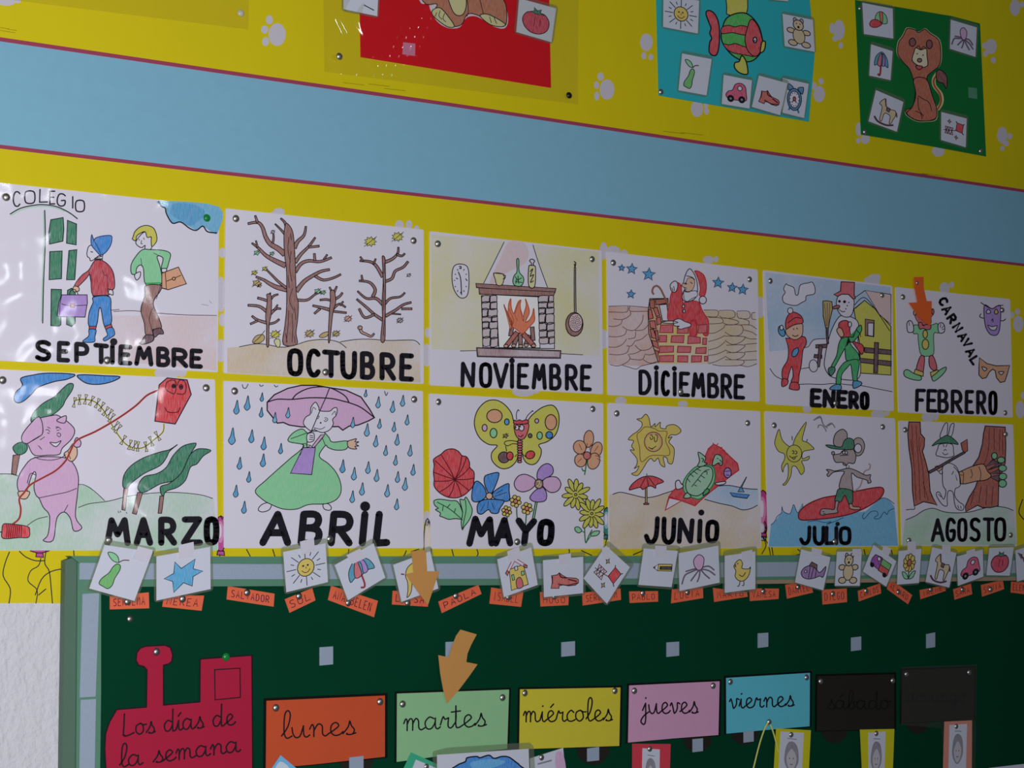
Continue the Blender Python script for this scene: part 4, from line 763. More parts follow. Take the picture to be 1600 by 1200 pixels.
# August
s = sheet('laminated AGOSTO sheet with a rabbit carrying a hoe and a giant carrot', [(1404.3, 657.3), (1583, 663.2), (1589, 853.6), (1409.3, 852.7)]); newsheet()
T = aff(1390, 650, 5.452)
f = fig(T); f.A('e', '130,888 220,845 290,805 370,788 460,815 560,825 680,818 780,790 880,768 980,778 1060,805 1080,1098 108,1100', sm=False); f.L('140,800 180,795 210,795 215,775|138,885 220,850 290,805 370,786 460,815 560,825 680,818 780,792 880,770 980,778 1055,805', 1.2); f.build('drawn_meadow', s)
f = fig(T, 1.3); f.F('N', '165,50 260,52 265,150 298,190 295,260 280,300 310,400 335,500 345,640 370,700 405,760 360,745 290,730 210,768 195,640 190,450 165,280 155,150', sm=False); f.L('190,80 200,300 215,500 225,720|225,80 235,250 250,450 260,720|255,180 250,260 280,430 300,700|180,200 195,330|285,560 330,720', .9, '5a2c24'); f.build('drawn_tree', s)
f = fig(T, 1.3); f.F('N', '815,85 985,95 990,250 985,400 930,560 925,765 860,780 790,780 750,760 650,815 645,770 680,690 730,610 760,520 700,440 760,350 790,240 800,150', sm=False); f.L('850,100 840,300 800,420|890,100 890,300|940,110 935,300|960,120 965,330|780,600 760,740|830,590 820,760|880,600 870,760|720,640 690,760', .9, '5a2c24'); f.build('drawn_tree', s)
f = fig(T, 1.2)
for q in ('820,430 880,370 930,400', '840,460 950,390 950,420', '850,490 940,450 940,490', '850,520 940,500 930,560'): f.P('D', q)
for x, y, rx, ry in ((893, 340, 24, 28), (950, 375, 32, 26), (962, 445, 34, 27), (965, 515, 33, 28), (962, 575, 34, 32)): f.E('l', x, y, rx, ry)
f.F('F', '500,545 560,495 610,470 700,430 780,410 810,420 835,470 865,510 820,545 740,555 640,578 560,570'); f.L('610,470 630,490 625,575|690,450 705,500 690,530|760,430 778,490 770,550|600,500 625,505|560,500 575,550', 1); f.build('drawn_carrot', s)
f = fig(T, 1.0)
f.F('w', '432,185 450,110 475,62 495,70 490,160 500,160 520,80 545,62 548,90 520,180'); f.F('w', '430,240 410,280 395,330 430,345 490,355 545,340 545,310 530,240')
f.F('w', '455,430 500,400 560,425 590,480 605,570 590,605 560,620 555,680 590,730 630,760 625,800 580,795 555,750 540,650 500,640 490,700 490,765 450,755 405,690 400,655 425,650 460,710 480,640 455,590 450,500')
f.L('455,240 465,265|490,240 480,265|460,295 475,285 485,295|450,310 470,330 500,320|545,430 590,490 600,580|440,430 420,470 440,495 455,480|580,760 590,790|605,765 610,790|415,665 440,690|545,470 530,500', 1.1); f.F('d', '362,255 400,215 450,182 490,165 540,190 585,240 540,235 470,230 410,238', lw=1.2)
f.F('f', '390,430 440,425 450,445 420,470 400,455'); f.build('drawn_rabbit', s)
f = fig(T, 1.2); branch(f, '338,480 430,430 530,370 640,308', 20, 16, 'D'); f.P('N', '608,232 662,198 665,295 640,312 620,290', lw=1.3); f.build('drawn_hoe', s)
f = fig(T); lettering(f, 'AGOSTO', [(365, 455), (490, 555), (590, 650), (695, 765), (808, 880), (905, 980)], (885, 875), (1060, 1055), 4.4); f.build('lettering', s)

# ------------------------------------------------------------------ bulletin board
bf = thing('bulletin_board', 'dark green bulletin board with a pale green painted frame below the calendar', 'board', W(100, 1200, YF))
slab('board_panel', [(132, 900), (1900, 880), (1900, 1700), (120, 1700)], YN, 0.0104, M['felt'], bf)
def rail(name, poly, y, th, m): return slab(name, poly, y, th, m, bf)
rail('frame_side', [(102, 876), (121, 868.5), (119, 1700), (90, 1700)], YF + 0.004, 0.0142, M['frame_dark'])
rail('frame_top', [(110, 868.5), (400, 869.5), (1000, 868.5), (1900, 864), (1900, 900), (1000, 913.5), (158, 917), (122, 878)], YF, 0.0182, M['frame'])
rail('frame_left', [(121.5, 878.5), (158, 917), (158, 1080), (150, 1700), (115, 1700)], YF - 0.0002, 0.0184, M['frame'])
rail('frame_lip', [(1178, 906.5), (1900, 897), (1900, 903), (1178, 912.5)], YF - 0.0004, 0.001, mat('beige_tape', 'a8957c', 0.7, 0.2))
def strip(poly, y, label, grp='woven tape strips on the board frame'):
    return tag(slab('tape_strip', poly, y, 0.001, M['velcro']), label, 'tape', grp)
strip([(124.5, 879.5), (400, 881.5), (1000, 880), (1900, 873), (1900, 891), (1000, 904), (124, 905.5)], YF - 0.0012, 'long white woven tape strip along the top rail of the green board')
strip([(129, 928), (155, 926.5), (149.5, 1088.5), (124.5, 1090)], YF - 0.0013, 'upper white woven tape strip on the left rail of the green board')
strip([(126, 1093.5), (150, 1092), (148, 1200), (148, 1500), (122, 1500), (124, 1200)], YF - 0.0013, 'lower white woven tape strip on the left rail of the green board')

# ------------------------------------------------------------------ little picture motifs, in a 0..100 square
def m_pear(f): f.F('l', '12,16 22,14 34,20 40,32 26,30'); f.L('40,33 48,26 60,24', 1.6, 'D'); f.F('6cc464', '38,36 46,38 48,48 44,66 44,80 38,90 26,88 16,84 18,72 28,58 32,44')
def m_star(f): f.P('4cb4e8', '34,20 46,38 72,22 68,44 86,54 68,62 66,84 50,72 32,90 30,64 14,54 32,46')
def m_sun(f):
    for i in range(16):
        a = i * math.pi / 8; r1 = 46 if i % 2 == 0 else 38; r0 = 23 if i % 2 == 0 else 29
        f.L([(50 + r0 * math.cos(a), 50 + r0 * math.sin(a)), (50 + r1 * math.cos(a), 50 + r1 * math.sin(a))], 1.2, sm=False)
    f.E('Y', 50, 50, 20, 22, lw=1.3); f.L('40,56 46,62 54,62 60,55', 1.2, '7a2c20'); f.E('k', 44, 45, 2.4, ol=False); f.E('k', 55, 45, 2.4, ol=False); f.L('50,48 51,53', 1)
def m_umbrella(f):
    f.L('50,60 50,84 46,92 38,88', 3.0, 'z'); f.F('4aa8c8', '20,62 24,36 44,16 60,16 78,34 84,60 68,56 50,60 34,58'); f.F('e07080', '34,58 40,30 50,18 52,34 50,60'); f.F('P', '56,58 58,34 54,18 66,28 68,56')
def m_house(f): f.P('Y', '28,36 70,36 74,90 24,90'); f.P('w', '16,42 46,10 50,12 80,42 74,46 47,20 20,48', oc='z'); f.P('O', '16,42 22,36 26,42 20,50'); f.P('O', '70,36 80,42 78,48 70,42'); f.F('x', '42,90 42,70 52,64 58,72 58,90'); f.P('l', '32,52 38,52 38,66 32,66'); f.P('l', '60,52 68,52 68,62 60,62'); f.P('w', '44,34 52,34 52,44 44,44')
def m_shoe(f): f.P('O', '20,44 22,60 18,78 38,80 39,73 50,72 62,76 80,76 88,70 88,62 82,57 70,55 58,53 47,45 40,38 34,43'); f.L('40,38 44,50 60,54|22,46 22,66|62,58 84,66', 2, '5a1c1c'); f.L('36,68 60,74 86,70', 1.6, '5a1c1c')
def m_kite(f):
    f.P('r', '62,24 88,26 84,56 58,52'); f.L('58,52 40,56 10,60', 1.3, 'D')
    for x in (20, 30, 42): f.P('H', [(x - 5, 46), (x + 5, 46), (x, 58), (x + 5, 70), (x - 5, 70), (x, 58)], lw=1.3, oc='5a2c3c')
    for x, y in ((32, 26), (60, 76)): f.fill('h', [(x + (8 if i % 2 == 0 else 3) * math.cos(i * math.pi / 4), y + (8 if i % 2 == 0 else 3) * math.sin(i * math.pi / 4)) for i in range(8)], sm=False)
    f.L('62,24 58,20|88,26 92,22|84,56 90,60', 1.6, 'D')
def m_pencil(f): f.P('Y', '50,40 90,38 92,56 50,58'); f.P('k', '56,46 90,44 90,52 56,54'); f.P('w', '36,50 50,40 50,58'); f.P('k', '36,50 41,46 41,53')
def m_octopus(f):
    for q in ('48,52 30,56 14,62 6,84', '50,54 40,66 28,80', '52,56 50,72 44,86', '55,56 64,70 76,84', '56,54 74,62 90,78', '56,50 74,50 88,64', '48,50 34,50 16,52'): f.L(q, 2.4, '7a6c80')
    f.F('p', '50,14 62,24 62,40 56,54 46,54 38,40 38,24')
def m_chick(f): f.F('Y', '36,22 50,16 58,28 56,40 78,44 84,40 78,62 62,74 46,72 34,60 36,44 30,34'); f.L('46,56 58,62 68,52|50,74 46,86 40,86|62,74 62,86 56,86', 1.4, '5a4420'); f.P('o', '28,30 36,28 36,35'); f.E('k', 42, 26, 2, ol=False)
def m_fish(f): f.F('A078B8', '14,66 22,50 40,40 60,44 76,52 92,30 90,62 78,62 62,72 40,80 22,78', lw=1.3); f.P('D', '36,40 42,28 62,32 64,44'); f.L('40,40 42,76|52,42 50,78|24,60 34,62|62,46 64,70', 1.1); f.E('w', 28, 60, 4)
def m_bear(f):
    for q in ((40, 12, 6, 8), (62, 12, 6, 8)): f.E('m', *q)
    for q in ((24, 46, 13, 8), (76, 46, 13, 8), (28, 84, 15, 9), (72, 84, 15, 9)): f.E('S', *q, lw=1.4)
    f.E('S', 50, 60, 20, 24); f.E('S', 50, 26, 17, 16, lw=1.4); f.E('k', 50, 32, 4, 4, ol=False); f.E('k', 44, 22, 2, ol=False); f.E('k', 56, 22, 2, ol=False)
def m_truck(f): f.P('6cc060', '50,22 88,22 88,44 50,44'); f.P('e03c3c', '50,44 88,44 88,66 50,66'); f.P('a03cb0', '14,40 20,24 46,20 50,22 50,64 14,60'); f.E('w', 38, 30, 7); f.E('k', 22, 62, 7); f.E('k', 78, 68, 7)
def m_flower(f):
    f.L('50,50 50,84', 2, '2a7a48'); f.F('l', '48,86 30,82 20,64 34,66 46,78'); f.F('l', '52,86 70,82 80,64 66,66 54,78')
    for i in range(9): f.E('Y', 50 + 18 * math.cos(i * .698), 38 + 18 * math.sin(i * .698), 9)
    f.E('c06020', 50, 38, 10)
def m_horse(f): f.L('14,78 30,90 60,92 84,84', 3, 'D'); f.F('S', '30,20 40,14 46,34 60,40 80,38 84,52 80,64 74,82 68,82 66,60 46,58 42,84 34,82 34,56 32,40 22,34'); f.P('D', '48,36 62,38 60,50 50,48'); f.L('38,14 46,36|84,42 90,56', 2.2, '6a5048')
def m_car(f): f.F('e0507c', '12,66 20,52 34,46 42,26 60,18 78,26 84,50 86,74 60,78 24,78'); f.E('w', 60, 36, 8); f.E('k', 30, 76, 11); f.E('k', 70, 74, 11); f.E('G', 30, 76, 4, ol=False); f.E('G', 70, 74, 4, ol=False)
def m_tomato(f): f.F('d83050', '50,28 72,28 86,46 84,70 66,86 40,88 20,74 14,52 26,32', lw=1.3); f.P('d', '50,32 34,28 44,24 42,14 52,22 62,16 60,26 72,30'); f.L('48,40 46,70|62,44 62,66', .9, '7a1420')
def m_clock(f):
    f.L('34,78 28,88|66,78 74,90', 2.6, '3c78a0'); f.F('3c8cc0', '22,30 24,12 44,22'); f.F('3c8cc0', '60,20 82,14 80,34'); f.E('3c8cc0', 50, 54, 30, 32, lw=1.3); f.E('w', 50, 54, 22, 24)
    for i in range(12): f.E('k', 50 + 18 * math.cos(i * .5236), 54 + 19 * math.sin(i * .5236), 1.8, ol=False)
    f.L('50,54 40,64|50,54 60,62', 1.4); f.E('c04030', 50, 52, 6)
def m_cap(f): f.F('k2' if 0 else 'r', '20,66 30,50 52,46 64,56 48,70 30,74'); f.F('l', '40,44 48,24 64,18 78,30 80,52 64,56 52,48'); f.F('o', '56,22 64,18 66,34 64,54 58,48')
def m_banana(f): f.F('Y', '48,14 32,22 24,40 26,56 22,78 16,94 28,86 36,66 38,50 48,40 62,36 60,20'); f.F('Q', '40,44 56,38 60,60 52,72 40,64'); f.L('22,34 14,30', 2, 'D')
def m_doll(f): f.F('e0688c', '40,26 60,40 80,30 90,60 70,90 50,80 54,56'); f.P('D', '14,10 40,20 34,34')

def bil(quad):
    (x0, y0), (x1, y1), (x2, y2), (x3, y3) = quad
    def g(u, v):
        u /= 100; v /= 100
        return (x0 * (1 - u) * (1 - v) + x1 * u * (1 - v) + x2 * u * v + x3 * (1 - u) * v, y0 * (1 - u) * (1 - v) + y1 * u * (1 - v) + y2 * u * v + y3 * (1 - u) * v)
    return g
def grow(q, px, up=0):
    cx = sum(a for a, b in q) / 4; cy = sum(b for a, b in q) / 4; out = []
    for a, b in q:
        d = math.hypot(a - cx, b - cy); out.append((a + (a - cx) / d * px, b + (b - cy) / d * px))
    if up:
        ux, uy = q[0][0] - q[3][0], q[0][1] - q[3][1]; l = math.hypot(ux, uy)
        for i in (0, 1): out[i] = (out[i][0] + ux / l * up, out[i][1] + uy / l * up)
    return out
def card(quad, motif, label, y, group, tab=None, mg=7, up=0, lw=1.0, sub=None, nm='motif'):
    t = thing('picture_card', label, 'card', W(quad[3][0], quad[3][1], y), group)
    if mg: slab('laminate_pouch', grow(quad, mg, up), y + 0.0006, 0.0004, M['pouch'], t, rnd=6)
    slab('paper', quad, y, 0.0005, M['card'], t)
    F = Fig(y - 0.00006, bil(sub or quad), lw); motif(F); F.build('drawn_' + nm, t)
    if tab: slab('sticky_tab', tab, y - 0.0014, 0.0004, M['tape'], t)
    return t
YC = YF - 0.0035
G1 = 'pupil picture cards hanging along the board frame'
L_ = lambda s, T: [T(*q) for q in pp(s)]
TL, TA, TB, TC = aff(0, 840, 3.333), aff(400, 830, 4), aff(760, 830, 3.636), aff(1180, 830, 3.81)
rowc = [
 (TL, '545,38 795,75 700,330 465,265', '720,45 798,65 765,128 690,110', m_pear, 'pear', 'tilted white card with a green pear drawing on the board corner'),
 (TL, '815,98 1095,48 1097,268 815,328', '930,40 1008,22 1015,95 932,108', m_star, 'star', 'white card with a blue star drawing on the board frame'),
 (TA, '170,130 435,75 450,318 190,382', '275,65 362,42 368,120 285,148', m_sun, 'sun', 'white card with a smiling yellow sun under the ABRIL sheet'),
 (TA, '492,212 735,75 808,290 575,432', '565,150 650,108 690,165 605,205', m_umbrella, 'umbrella', 'tilted white card with a blue and red umbrella drawing'),
 (TA, '858,210 1090,125 1140,358 910,442', None, m_banana, 'fruit', 'white card mostly hidden behind the orange arrow on the board frame'),
 (TB, '62,160 255,92 292,305 100,375', '118,115 185,85 198,150 128,180', m_house, 'house', 'white card with a yellow house drawing under the MAYO sheet'),
 (TB, '322,165 550,145 550,352 328,375', '412,135 480,125 482,178 415,190', m_shoe, 'shoe', 'white card with a red shoe drawing on the board frame'),
 (TB, '680,82 815,205 685,412 552,268', '655,92 700,92 705,150 660,150', m_kite, 'kite', 'white card turned to a diamond with a red kite drawing on the board frame'),
 (TB, '895,98 1088,112 1052,318 865,305', '960,82 1025,85 1020,145 958,140', m_pencil, 'pencil', 'white card with a yellow pencil drawing on the board frame'),
 (TB, '1092,125 1318,82 1325,292 1098,340', None, m_octopus, 'octopus', 'white card with a pink octopus drawing on the board frame'),
 (TB, '1355,140 1528,115 1528,328 1355,350', '1450,118 1510,105 1512,165 1452,172', m_chick, 'chick', 'white card with a yellow chick drawing on the board frame'),
 (TC, '275,108 448,155 405,352 238,305', '340,98 400,110 392,150 332,140', m_fish, 'fish', 'white card with a purple fish drawing under the JULIO sheet'),
 (TC, '488,122 635,120 622,325 475,325', '580,105 632,105 630,145 578,145', m_bear, 'bear', 'white card with a cream teddy bear drawing on the board frame'),
 (TC, '705,82 840,178 780,330 642,240', '765,85 812,105 795,145 755,120', m_truck, 'truck', 'tilted white card with a purple, red and green truck drawing'),
 (TC, '855,118 990,105 975,308 845,318', '908,62 958,62 958,128 908,128', m_flower, 'flower', 'white card with a yellow flower drawing on the board frame'),
 (TC, '1055,95 1198,130 1155,335 1015,302', '1115,85 1165,90 1160,140 1112,130', m_horse, 'rocking_horse', 'white card with a brown rocking horse drawing on the board frame'),
 (TC, '1202,150 1355,108 1358,270 1208,325', '1258,118 1308,102 1312,145 1262,152', m_car, 'car', 'white card with a pink car drawing on the board frame'),
 (TC, '1395,100 1540,95 1515,265 1378,262', None, m_tomato, 'tomato', 'white card with a red tomato drawing on the board frame'),
 (TC, '1550,115 1640,85 1660,270 1560,300', None, m_doll, 'doll', 'white card cut off by the right edge of the photo, on the board frame')]
for i, (T, q, tb, mo, nm, lb) in enumerate(rowc):
    card(L_(q, T), mo, lb, YC - 0.0004 * (i % 3), G1, L_(tb, T) if tb else None, mg=5 if i < 11 else 3.2, up=5 if i < 11 else 3.5, lw=1.0, nm=nm)

# orange name tags below them
G2 = 'orange name tags along the top of the green board'
tags = [
 (TL, '572,305 775,285 777,368 572,374', 'SERGEMA', 'orange name tag half under the green pear card'),
 (TL, '855,300 1063,302 1050,381 845,360', 'NEREA', 'orange name tag under the blue star card'),
 (TL, '1187,252 1430,292 1425,360 1180,322', 'SALVADOR', 'orange name tag standing free left of the sun card'),
 (TA, '180,425 352,355 372,432 210,510', 'SOL', 'small tilted orange name tag under the sun card'),
 (TA, '470,340 762,435 738,538 450,430', 'ANA BELEN', 'long tilted orange name tag under the umbrella card'),
 (TA, '855,372 1080,385 1075,472 850,458', 'LUISA', 'orange name tag under the tip of the wide orange arrow'),
 (TA, '1140,440 1390,335 1410,392 1162,512', 'PAOLA', 'tilted orange name tag right of the wide orange arrow'),
 (TB, '28,320 210,345 197,430 18,412', 'ISABEL', 'orange name tag under the yellow house card'),
 (TB, '305,345 468,365 466,420 308,428', 'HUGO', 'orange name tag under the red shoe card'),
 (TB, '545,350 762,325 765,390 548,422', 'SERGIO M', 'orange name tag crossed by the kite card corner'),
 (TB, '812,342 975,340 976,400 815,408', 'PABLO', 'orange name tag under the yellow pencil card'),
 (TB, '1055,330 1230,318 1232,380 1050,410', 'LUCIA', 'orange name tag under the pink octopus card'),
 (TB, '1288,322 1480,345 1485,372 1295,402', 'MARIO', 'orange name tag under the yellow chick card'),
 (TB, '1495,325 1662,326 1660,385 1498,397', 'VANESA', 'orange name tag between the chick card and the fish card'),
 (TC, '180,318 330,300 345,365 190,402', 'DANIEL', 'orange name tag under the purple fish card'),
 (TC, '398,348 545,340 547,422 402,437', 'DIEGO', 'orange name tag under the teddy bear card'),
 (TC, '612,355 745,310 750,370 618,418', 'CARLOS', 'orange name tag under the left half of the truck card'),
 (TC, '800,280 935,380 910,435 785,345', 'ALVARO', 'steeply tilted orange name tag between the truck and flower cards'),
 (TC, '980,350 1130,322 1135,355 985,405', 'IRENE', 'orange name tag under the rocking horse card'),
 (TC, '1180,345 1285,312 1292,375 1188,408', 'SARA', 'orange name tag under the pink car card'),
 (TC, '1345,320 1475,290 1482,345 1352,390', 'SONIA', 'orange name tag under the red tomato card'),
 (TC, '1525,300 1640,305 1640,380 1522,365', 'ELENA', 'orange name tag at the right edge of the photo')]
for i, (T, q, wd_, lb) in enumerate(tags):
    Q = L_(q, T); t = thing('name_tag', lb, 'name tag', W(Q[3][0], Q[3][1], YN - .0008), G2)
    slab('card_strip', Q, YN - 0.0008, 0.0008, M['tag'], t)
    F = Fig(YN - 0.0009, bil(Q), 0.9); n = len(wd_); x0, x1 = 8, 92; st_ = (x1 - x0) / n
    for j, ch in enumerate(wd_):
        if ch == ' ': continue
        for s_ in CAP[ch].split('|'): F.L([(x0 + (j + .12 + u * .62) * st_, 24 + v * 52) for u, v in pp(s_)], 1.15 if T in (TL, TA) else .8, '5a1440', sm=False)
    F.build('lettering', t, [M['ink'], M['ink']])

# small white velcro squares
G3 = 'small white tape squares on the green board'
for x, y, w_, h_, lb, dy in [(510, 1025, 21, 28, 'small white tape square above the LUNES wagon', YN), (707, 1016, 21, 26, 'small white tape square behind the bent orange arrow', YN), (888, 1014, 21, 22.5, 'small white tape square above the MIERCOLES wagon', YN), (1051.5, 1014.5, 19.5, 22, 'small white tape square above the JUEVES wagon', YN),
    (1192.5, 1000.5, 16, 22, 'small white tape square above the VIERNES wagon', YN), (1338, 1006, 15.5, 21, 'small white tape square above the first black wagon', YN), (1454.5, 1000.5, 13.5, 23, 'small white tape square above the second black wagon', YN),
    (557, 1193, 22, 22, 'small white tape square on the wheel below the orange wagon', YN - .0032), (927, 1178.5, 18.5, 21, 'small white tape square on the wheel below the yellow wagon', YN - .0032), (1090.5, 1164.5, 16, 20, 'small white tape square on the wheel below the pink wagon', YN - .0032), (1170, 1151, 15.5, 17, 'small white tape square on the wheel below the turquoise wagon', YN - .0032)]:
    a, b = w_ / 2, h_ / 2; k = random.uniform(-1, 1)
    tag(slab('tape_square', [(x - a, y - b + 1 + k), (x + a, y - b - 1), (x + a, y + b - 1), (x - a, y + b + 1)], dy - .0012, .0012, M['velcro']), lb, 'tape', G3)
for x, y, lb, k in [(638.5, 76.5, 'small pale tape square on the red poster', 18), (1520, 145.5, 'small pale tape square on the dark green lion poster', 13)]: pass

# ------------------------------------------------------------------ the paper train with the days of the week
tr = thing('paper_train_engine', 'crimson cut-out steam engine reading Los días de la semana', 'paper train', W(165, 1200, YN - .002), 'paper train of weekdays')
T = TL
eng = '608,895 762,882 765,690 750,672 722,665 708,640 712,600 730,575 760,565 860,560 888,572 900,610 895,645 880,658 852,665 852,872 1040,855 1042,632 1312,612 1318,1360 560,1360 545,1100 550,1020 570,960'
P_ = L_(eng, T); slab('engine_body', P_, YN - 0.002, 0.0016, M['train_red'], tr)
F = Fig(YN - 0.00206, lambda x, y: (x, y), 2.2); ribbon(F.G, P_, 2.4, lin('1c1018'), 1, True); F.G.n += 1; F.L(L_('1118,688 1250,680 1252,832 1120,845', T), 1.8, closed=True, sm=False); F.build('outline', tr, [M['ink'], M['ink']])
F = Fig(YN - 0.0023, lambda x, y: (x, y)); cursive(F, 'Los días de', 191, 1150, 368, 1132, 17, 2.5, '2a1220'); cursive(F, 'la semana', 187, 1199, 376, 1174, 17, 2.5, '2a1220'); F.build('lettering', tr, [M['ink'], M['ink']])
TD, TE, TG = aff(400, 970, 4), aff(780, 970, 3.81), aff(1180, 970, 3.81)
wag = [
 (TD, '66,500 806,467 806,850 340,900 62,925', 'orange', 'lunes', (440, 1154, 556, 1147, 20), 'orange paper wagon reading lunes', (557, 1188, 26), 4),
 (TD, '882,455 1582,430 1570,800 1130,848 880,882', 'mint', 'martes', (631, 1142, 760, 1134, 19), 'pale green paper wagon reading martes', None, 3),
 (TE, '125,408 722,397 715,745 560,750 120,765', 'yellow', 'miércoles', (818, 1128, 957, 1126, 17), 'yellow paper wagon reading miércoles', (927, 1170, 26), 3),
 (TE, '775,385 1312,360 1305,680 1040,700 768,725', 'pink', 'jueves', (1004, 1115, 1091, 1114, 17), 'pink paper wagon reading jueves', (1090, 1155, 22), 3),
 (TE, '1352,340 1850,310 1848,628 1700,640 1354,672', 'blue', 'viernes', (1140, 1107, 1241, 1103, 15.5), 'turquoise paper wagon reading viernes', (1164, 1143, 22), 3),
 (TG, '372,330 828,318 828,645 600,650 368,655', 'black', 'sabado', (1292, 1108, 1392, 1108, 14), 'black paper wagon reading sábado, left of the two black ones', (1304, 1142, 20), 3),
 (TG, '880,295 1305,280 1300,590 1100,595 875,608', 'black', 'domingo', (1417, 1097, 1510, 1097, 12), 'black paper wagon at the right end of the train under a clear cover', (1434, 1130, 17), 3)]
for T, q, m_, word, cw, lb, wh, bd_ in wag:
    Q = L_(q, T); t = thing('paper_wagon', lb, 'paper train', W(Q[-1][0], Q[-1][1], YN - .002), 'paper train of weekdays')
    if wh: 
        x, y, r = wh; slab('wheel', [(x + r * math.cos(a * math.pi / 12), y + r * .95 * math.sin(a * math.pi / 12)) for a in range(24)], YN - 0.0008, 0.0008, M['black'], t)
    slab('black_backing', grow5(Q, bd_) if 0 else [(a + (bd_ if a > sum(p[0] for p in Q) / len(Q) else -bd_), b + (-bd_ if b < sum(p[1] for p in Q) / len(Q) else bd_ * .4)) for a, b in Q], YN - 0.0016, 0.0008, mat('black_paper_' + word, '101010', .7, .15) if word == 'lunes' else bpy.data.materials['black_paper_lunes'], t)
    slab('wagon_card', Q, YN - 0.0024, 0.0008, M[m_], t)
    F = Fig(YN - 0.00246, lambda x, y: (x, y)); cursive(F, word.replace('sabado', 'sábado'), *cw, 2.3 if m_ != 'black' else 1.8, '1c1420' if m_ != 'black' else (8, 8, 8)); F.build('lettering', t, [M['ink'], M['ink']])
cv = tag(slab('clear_cover', L_('868,275 1318,260 1312,900 1120,900 1110,640 868,620', TG), YN - 0.0034, 0.0003, M['sleeve']), 'clear plastic cover over the black wagon at the far right', 'plastic cover')

# ------------------------------------------------------------------ orange arrows
def arrow(pts, y, m_, lb, sm=False):
    o = slab('paper_arrow', pts, y, 0.0006, M[m_]); return tag(o, lb, 'arrow', 'paper arrow pointers')
arrow(L_('972,125 1062,118 1070,250 1148,250 1125,310 1075,462 1020,390 935,268 985,258', TA), YC - 0.0028, 'arrow', 'wide light orange paper arrow pointing down over a white card')
arrow(L_('1278,55 1380,85 1345,150 1322,205 1315,258 1385,272 1330,350 1270,430 1195,515 1170,430 1152,330 1140,215 1205,228 1225,160 1250,95', TD), YN - 0.006, 'arrow', 'bent light orange paper arrow pointing at the word martes')
Tf = aff(1390, 430, 5)
arrow(L_('190,15 265,12 268,100 290,202 330,202 328,290 318,395 285,375 225,320 150,215 218,212 195,100', Tf), YS - 0.004, 'arrow_red', 'dark orange paper arrow hanging over the clown on the FEBRERO sheet')

# ------------------------------------------------------------------ posters above the border
rs = thing('plastic_sleeve', 'crinkled clear plastic sleeve holding the red bear poster', 'plastic sleeve', W(508, 110, YB - .004))
def sheet_grid(name, quad, y, nx, ny, amp, m_, parent, seed=0, cr=0):
    g = bil(quad); me = bpy.data.meshes.new(name); off = parent_loc(parent); vs = []; rr = random.Random(seed)
    ph = [(rr.uniform(2, 9), rr.uniform(2, 7), rr.uniform(0, 6), rr.uniform(.3, 1)) for _ in range(7)]
    for j in range(ny + 1):
        for i in range(nx + 1):
            u, v = i / nx, j / ny; d = sum(a * math.sin(p * u * 2 + q * v * 2 + r) for p, q, r, a in ph) / 4 * amp
            d += cr * (.0018 * math.sin(80 * u + 1.6 * math.sin(34 * v) + 1) * math.exp(-((u - .09) / .08) ** 2) + (.0016 * math.sin(95 * u + 40 * v) + .0006 * math.sin(170 * u - 110 * v)) * math.exp(-((u - .30 + .8 * (v - .9)) / .13) ** 2) - .012 * u * math.exp(-(u / .4) ** 2) * 0.9)
            vs.append(W(*g(u * 100, v * 100), y - .0026 * cr - (d if cr else abs(d))) - off)
    me.from_pydata(vs, [], [(j * (nx + 1) + i, j * (nx + 1) + i + 1, (j + 1) * (nx + 1) + i + 1, (j + 1) * (nx + 1) + i) for j in range(ny) for i in range(nx)])
    for p in me.polygons: p.use_smooth = True
    me.materials.append(m_); o = bpy.data.objects.new(name, me); COL.objects.link(o); o.parent = parent; return o
sheet_grid('sleeve_film', [(500, -330), (905, -290), (903, 163), (507, 112)], YB - 0.0022, 240, 260, 0.0016, M['sleeve'], rs, 3, 1)
sl = thing('plastic_sleeve', 'clear plastic sleeve cut off by the top edge left of the red poster', 'plastic sleeve', W(0, 10, YB - .004))
sheet_grid('sleeve_film', [(-200, -330), (395, -290), (388, 46), (-190, -26)], YB - 0.0012, 80, 60, 0.003, M['sleeve'], sl, 6)

T1, T2, T3 = aff(490, 0, 3.636), aff(1000, 0, 5), aff(1300, 0, 4.617)
rp = thing('animal_poster', 'bright red card poster with an orange bear, cut off by the top edge', 'poster', W(564, 89, YB - .002), 'animal posters above the border')
slab('poster_card', [(558, -300), (852, -300), (861, 137), (564, 89)], YB - 0.001, 0.0016, M['red_card'], rp)
F = Fig(YB - 0.0012, T1, 1.2)
F.F('w', '560,-240 600,0 650,20 665,60 700,120 760,158 830,155 870,100 930,95 1010,145 1080,162 1105,120 1095,40 1070,-40 1060,-240', ol=False)
F.F('c87850', '570,-240 620,5 700,22 690,60 720,120 780,150 840,140 875,80 940,90 1010,140 1080,150 1098,110 1090,20 1050,-60 1050,-240'); F.F('Q', '680,55 720,45 770,100 800,150 760,152 700,110 672,78'); F.F('Q', '945,90 985,80 1050,110 1090,140 1060,152 1000,138'); F.F('Q', '760,-60 850,-60 868,20 850,80 810,85 780,40')
F.L('700,70 690,95|720,60 712,90 730,110|745,75 735,105 752,125|1000,95 1010,130|1025,100 1040,135|870,-20 880,60 870,95|940,-20 960,60 965,80', 1.1); F.build('drawn_bear', rp)
G4 = 'small picture cards on the animal posters'
slab_sq = tag(slab('tape_square', L_('510,240 578,248 576,318 505,308', T1), YB - .0016, .0006, mat('pink_tape', 'dc8cb0', .6, .3)), 'small pinkish tape square on the red bear poster', 'tape', 'small pale tape squares on the posters')
card(L_('1168,-10 1378,48 1352,240 1152,182', T1), m_tomato, 'white card with a red tomato on the right edge of the red poster', YB - .0036, G4, None, 4, 2, 1.0, nm='tomato')
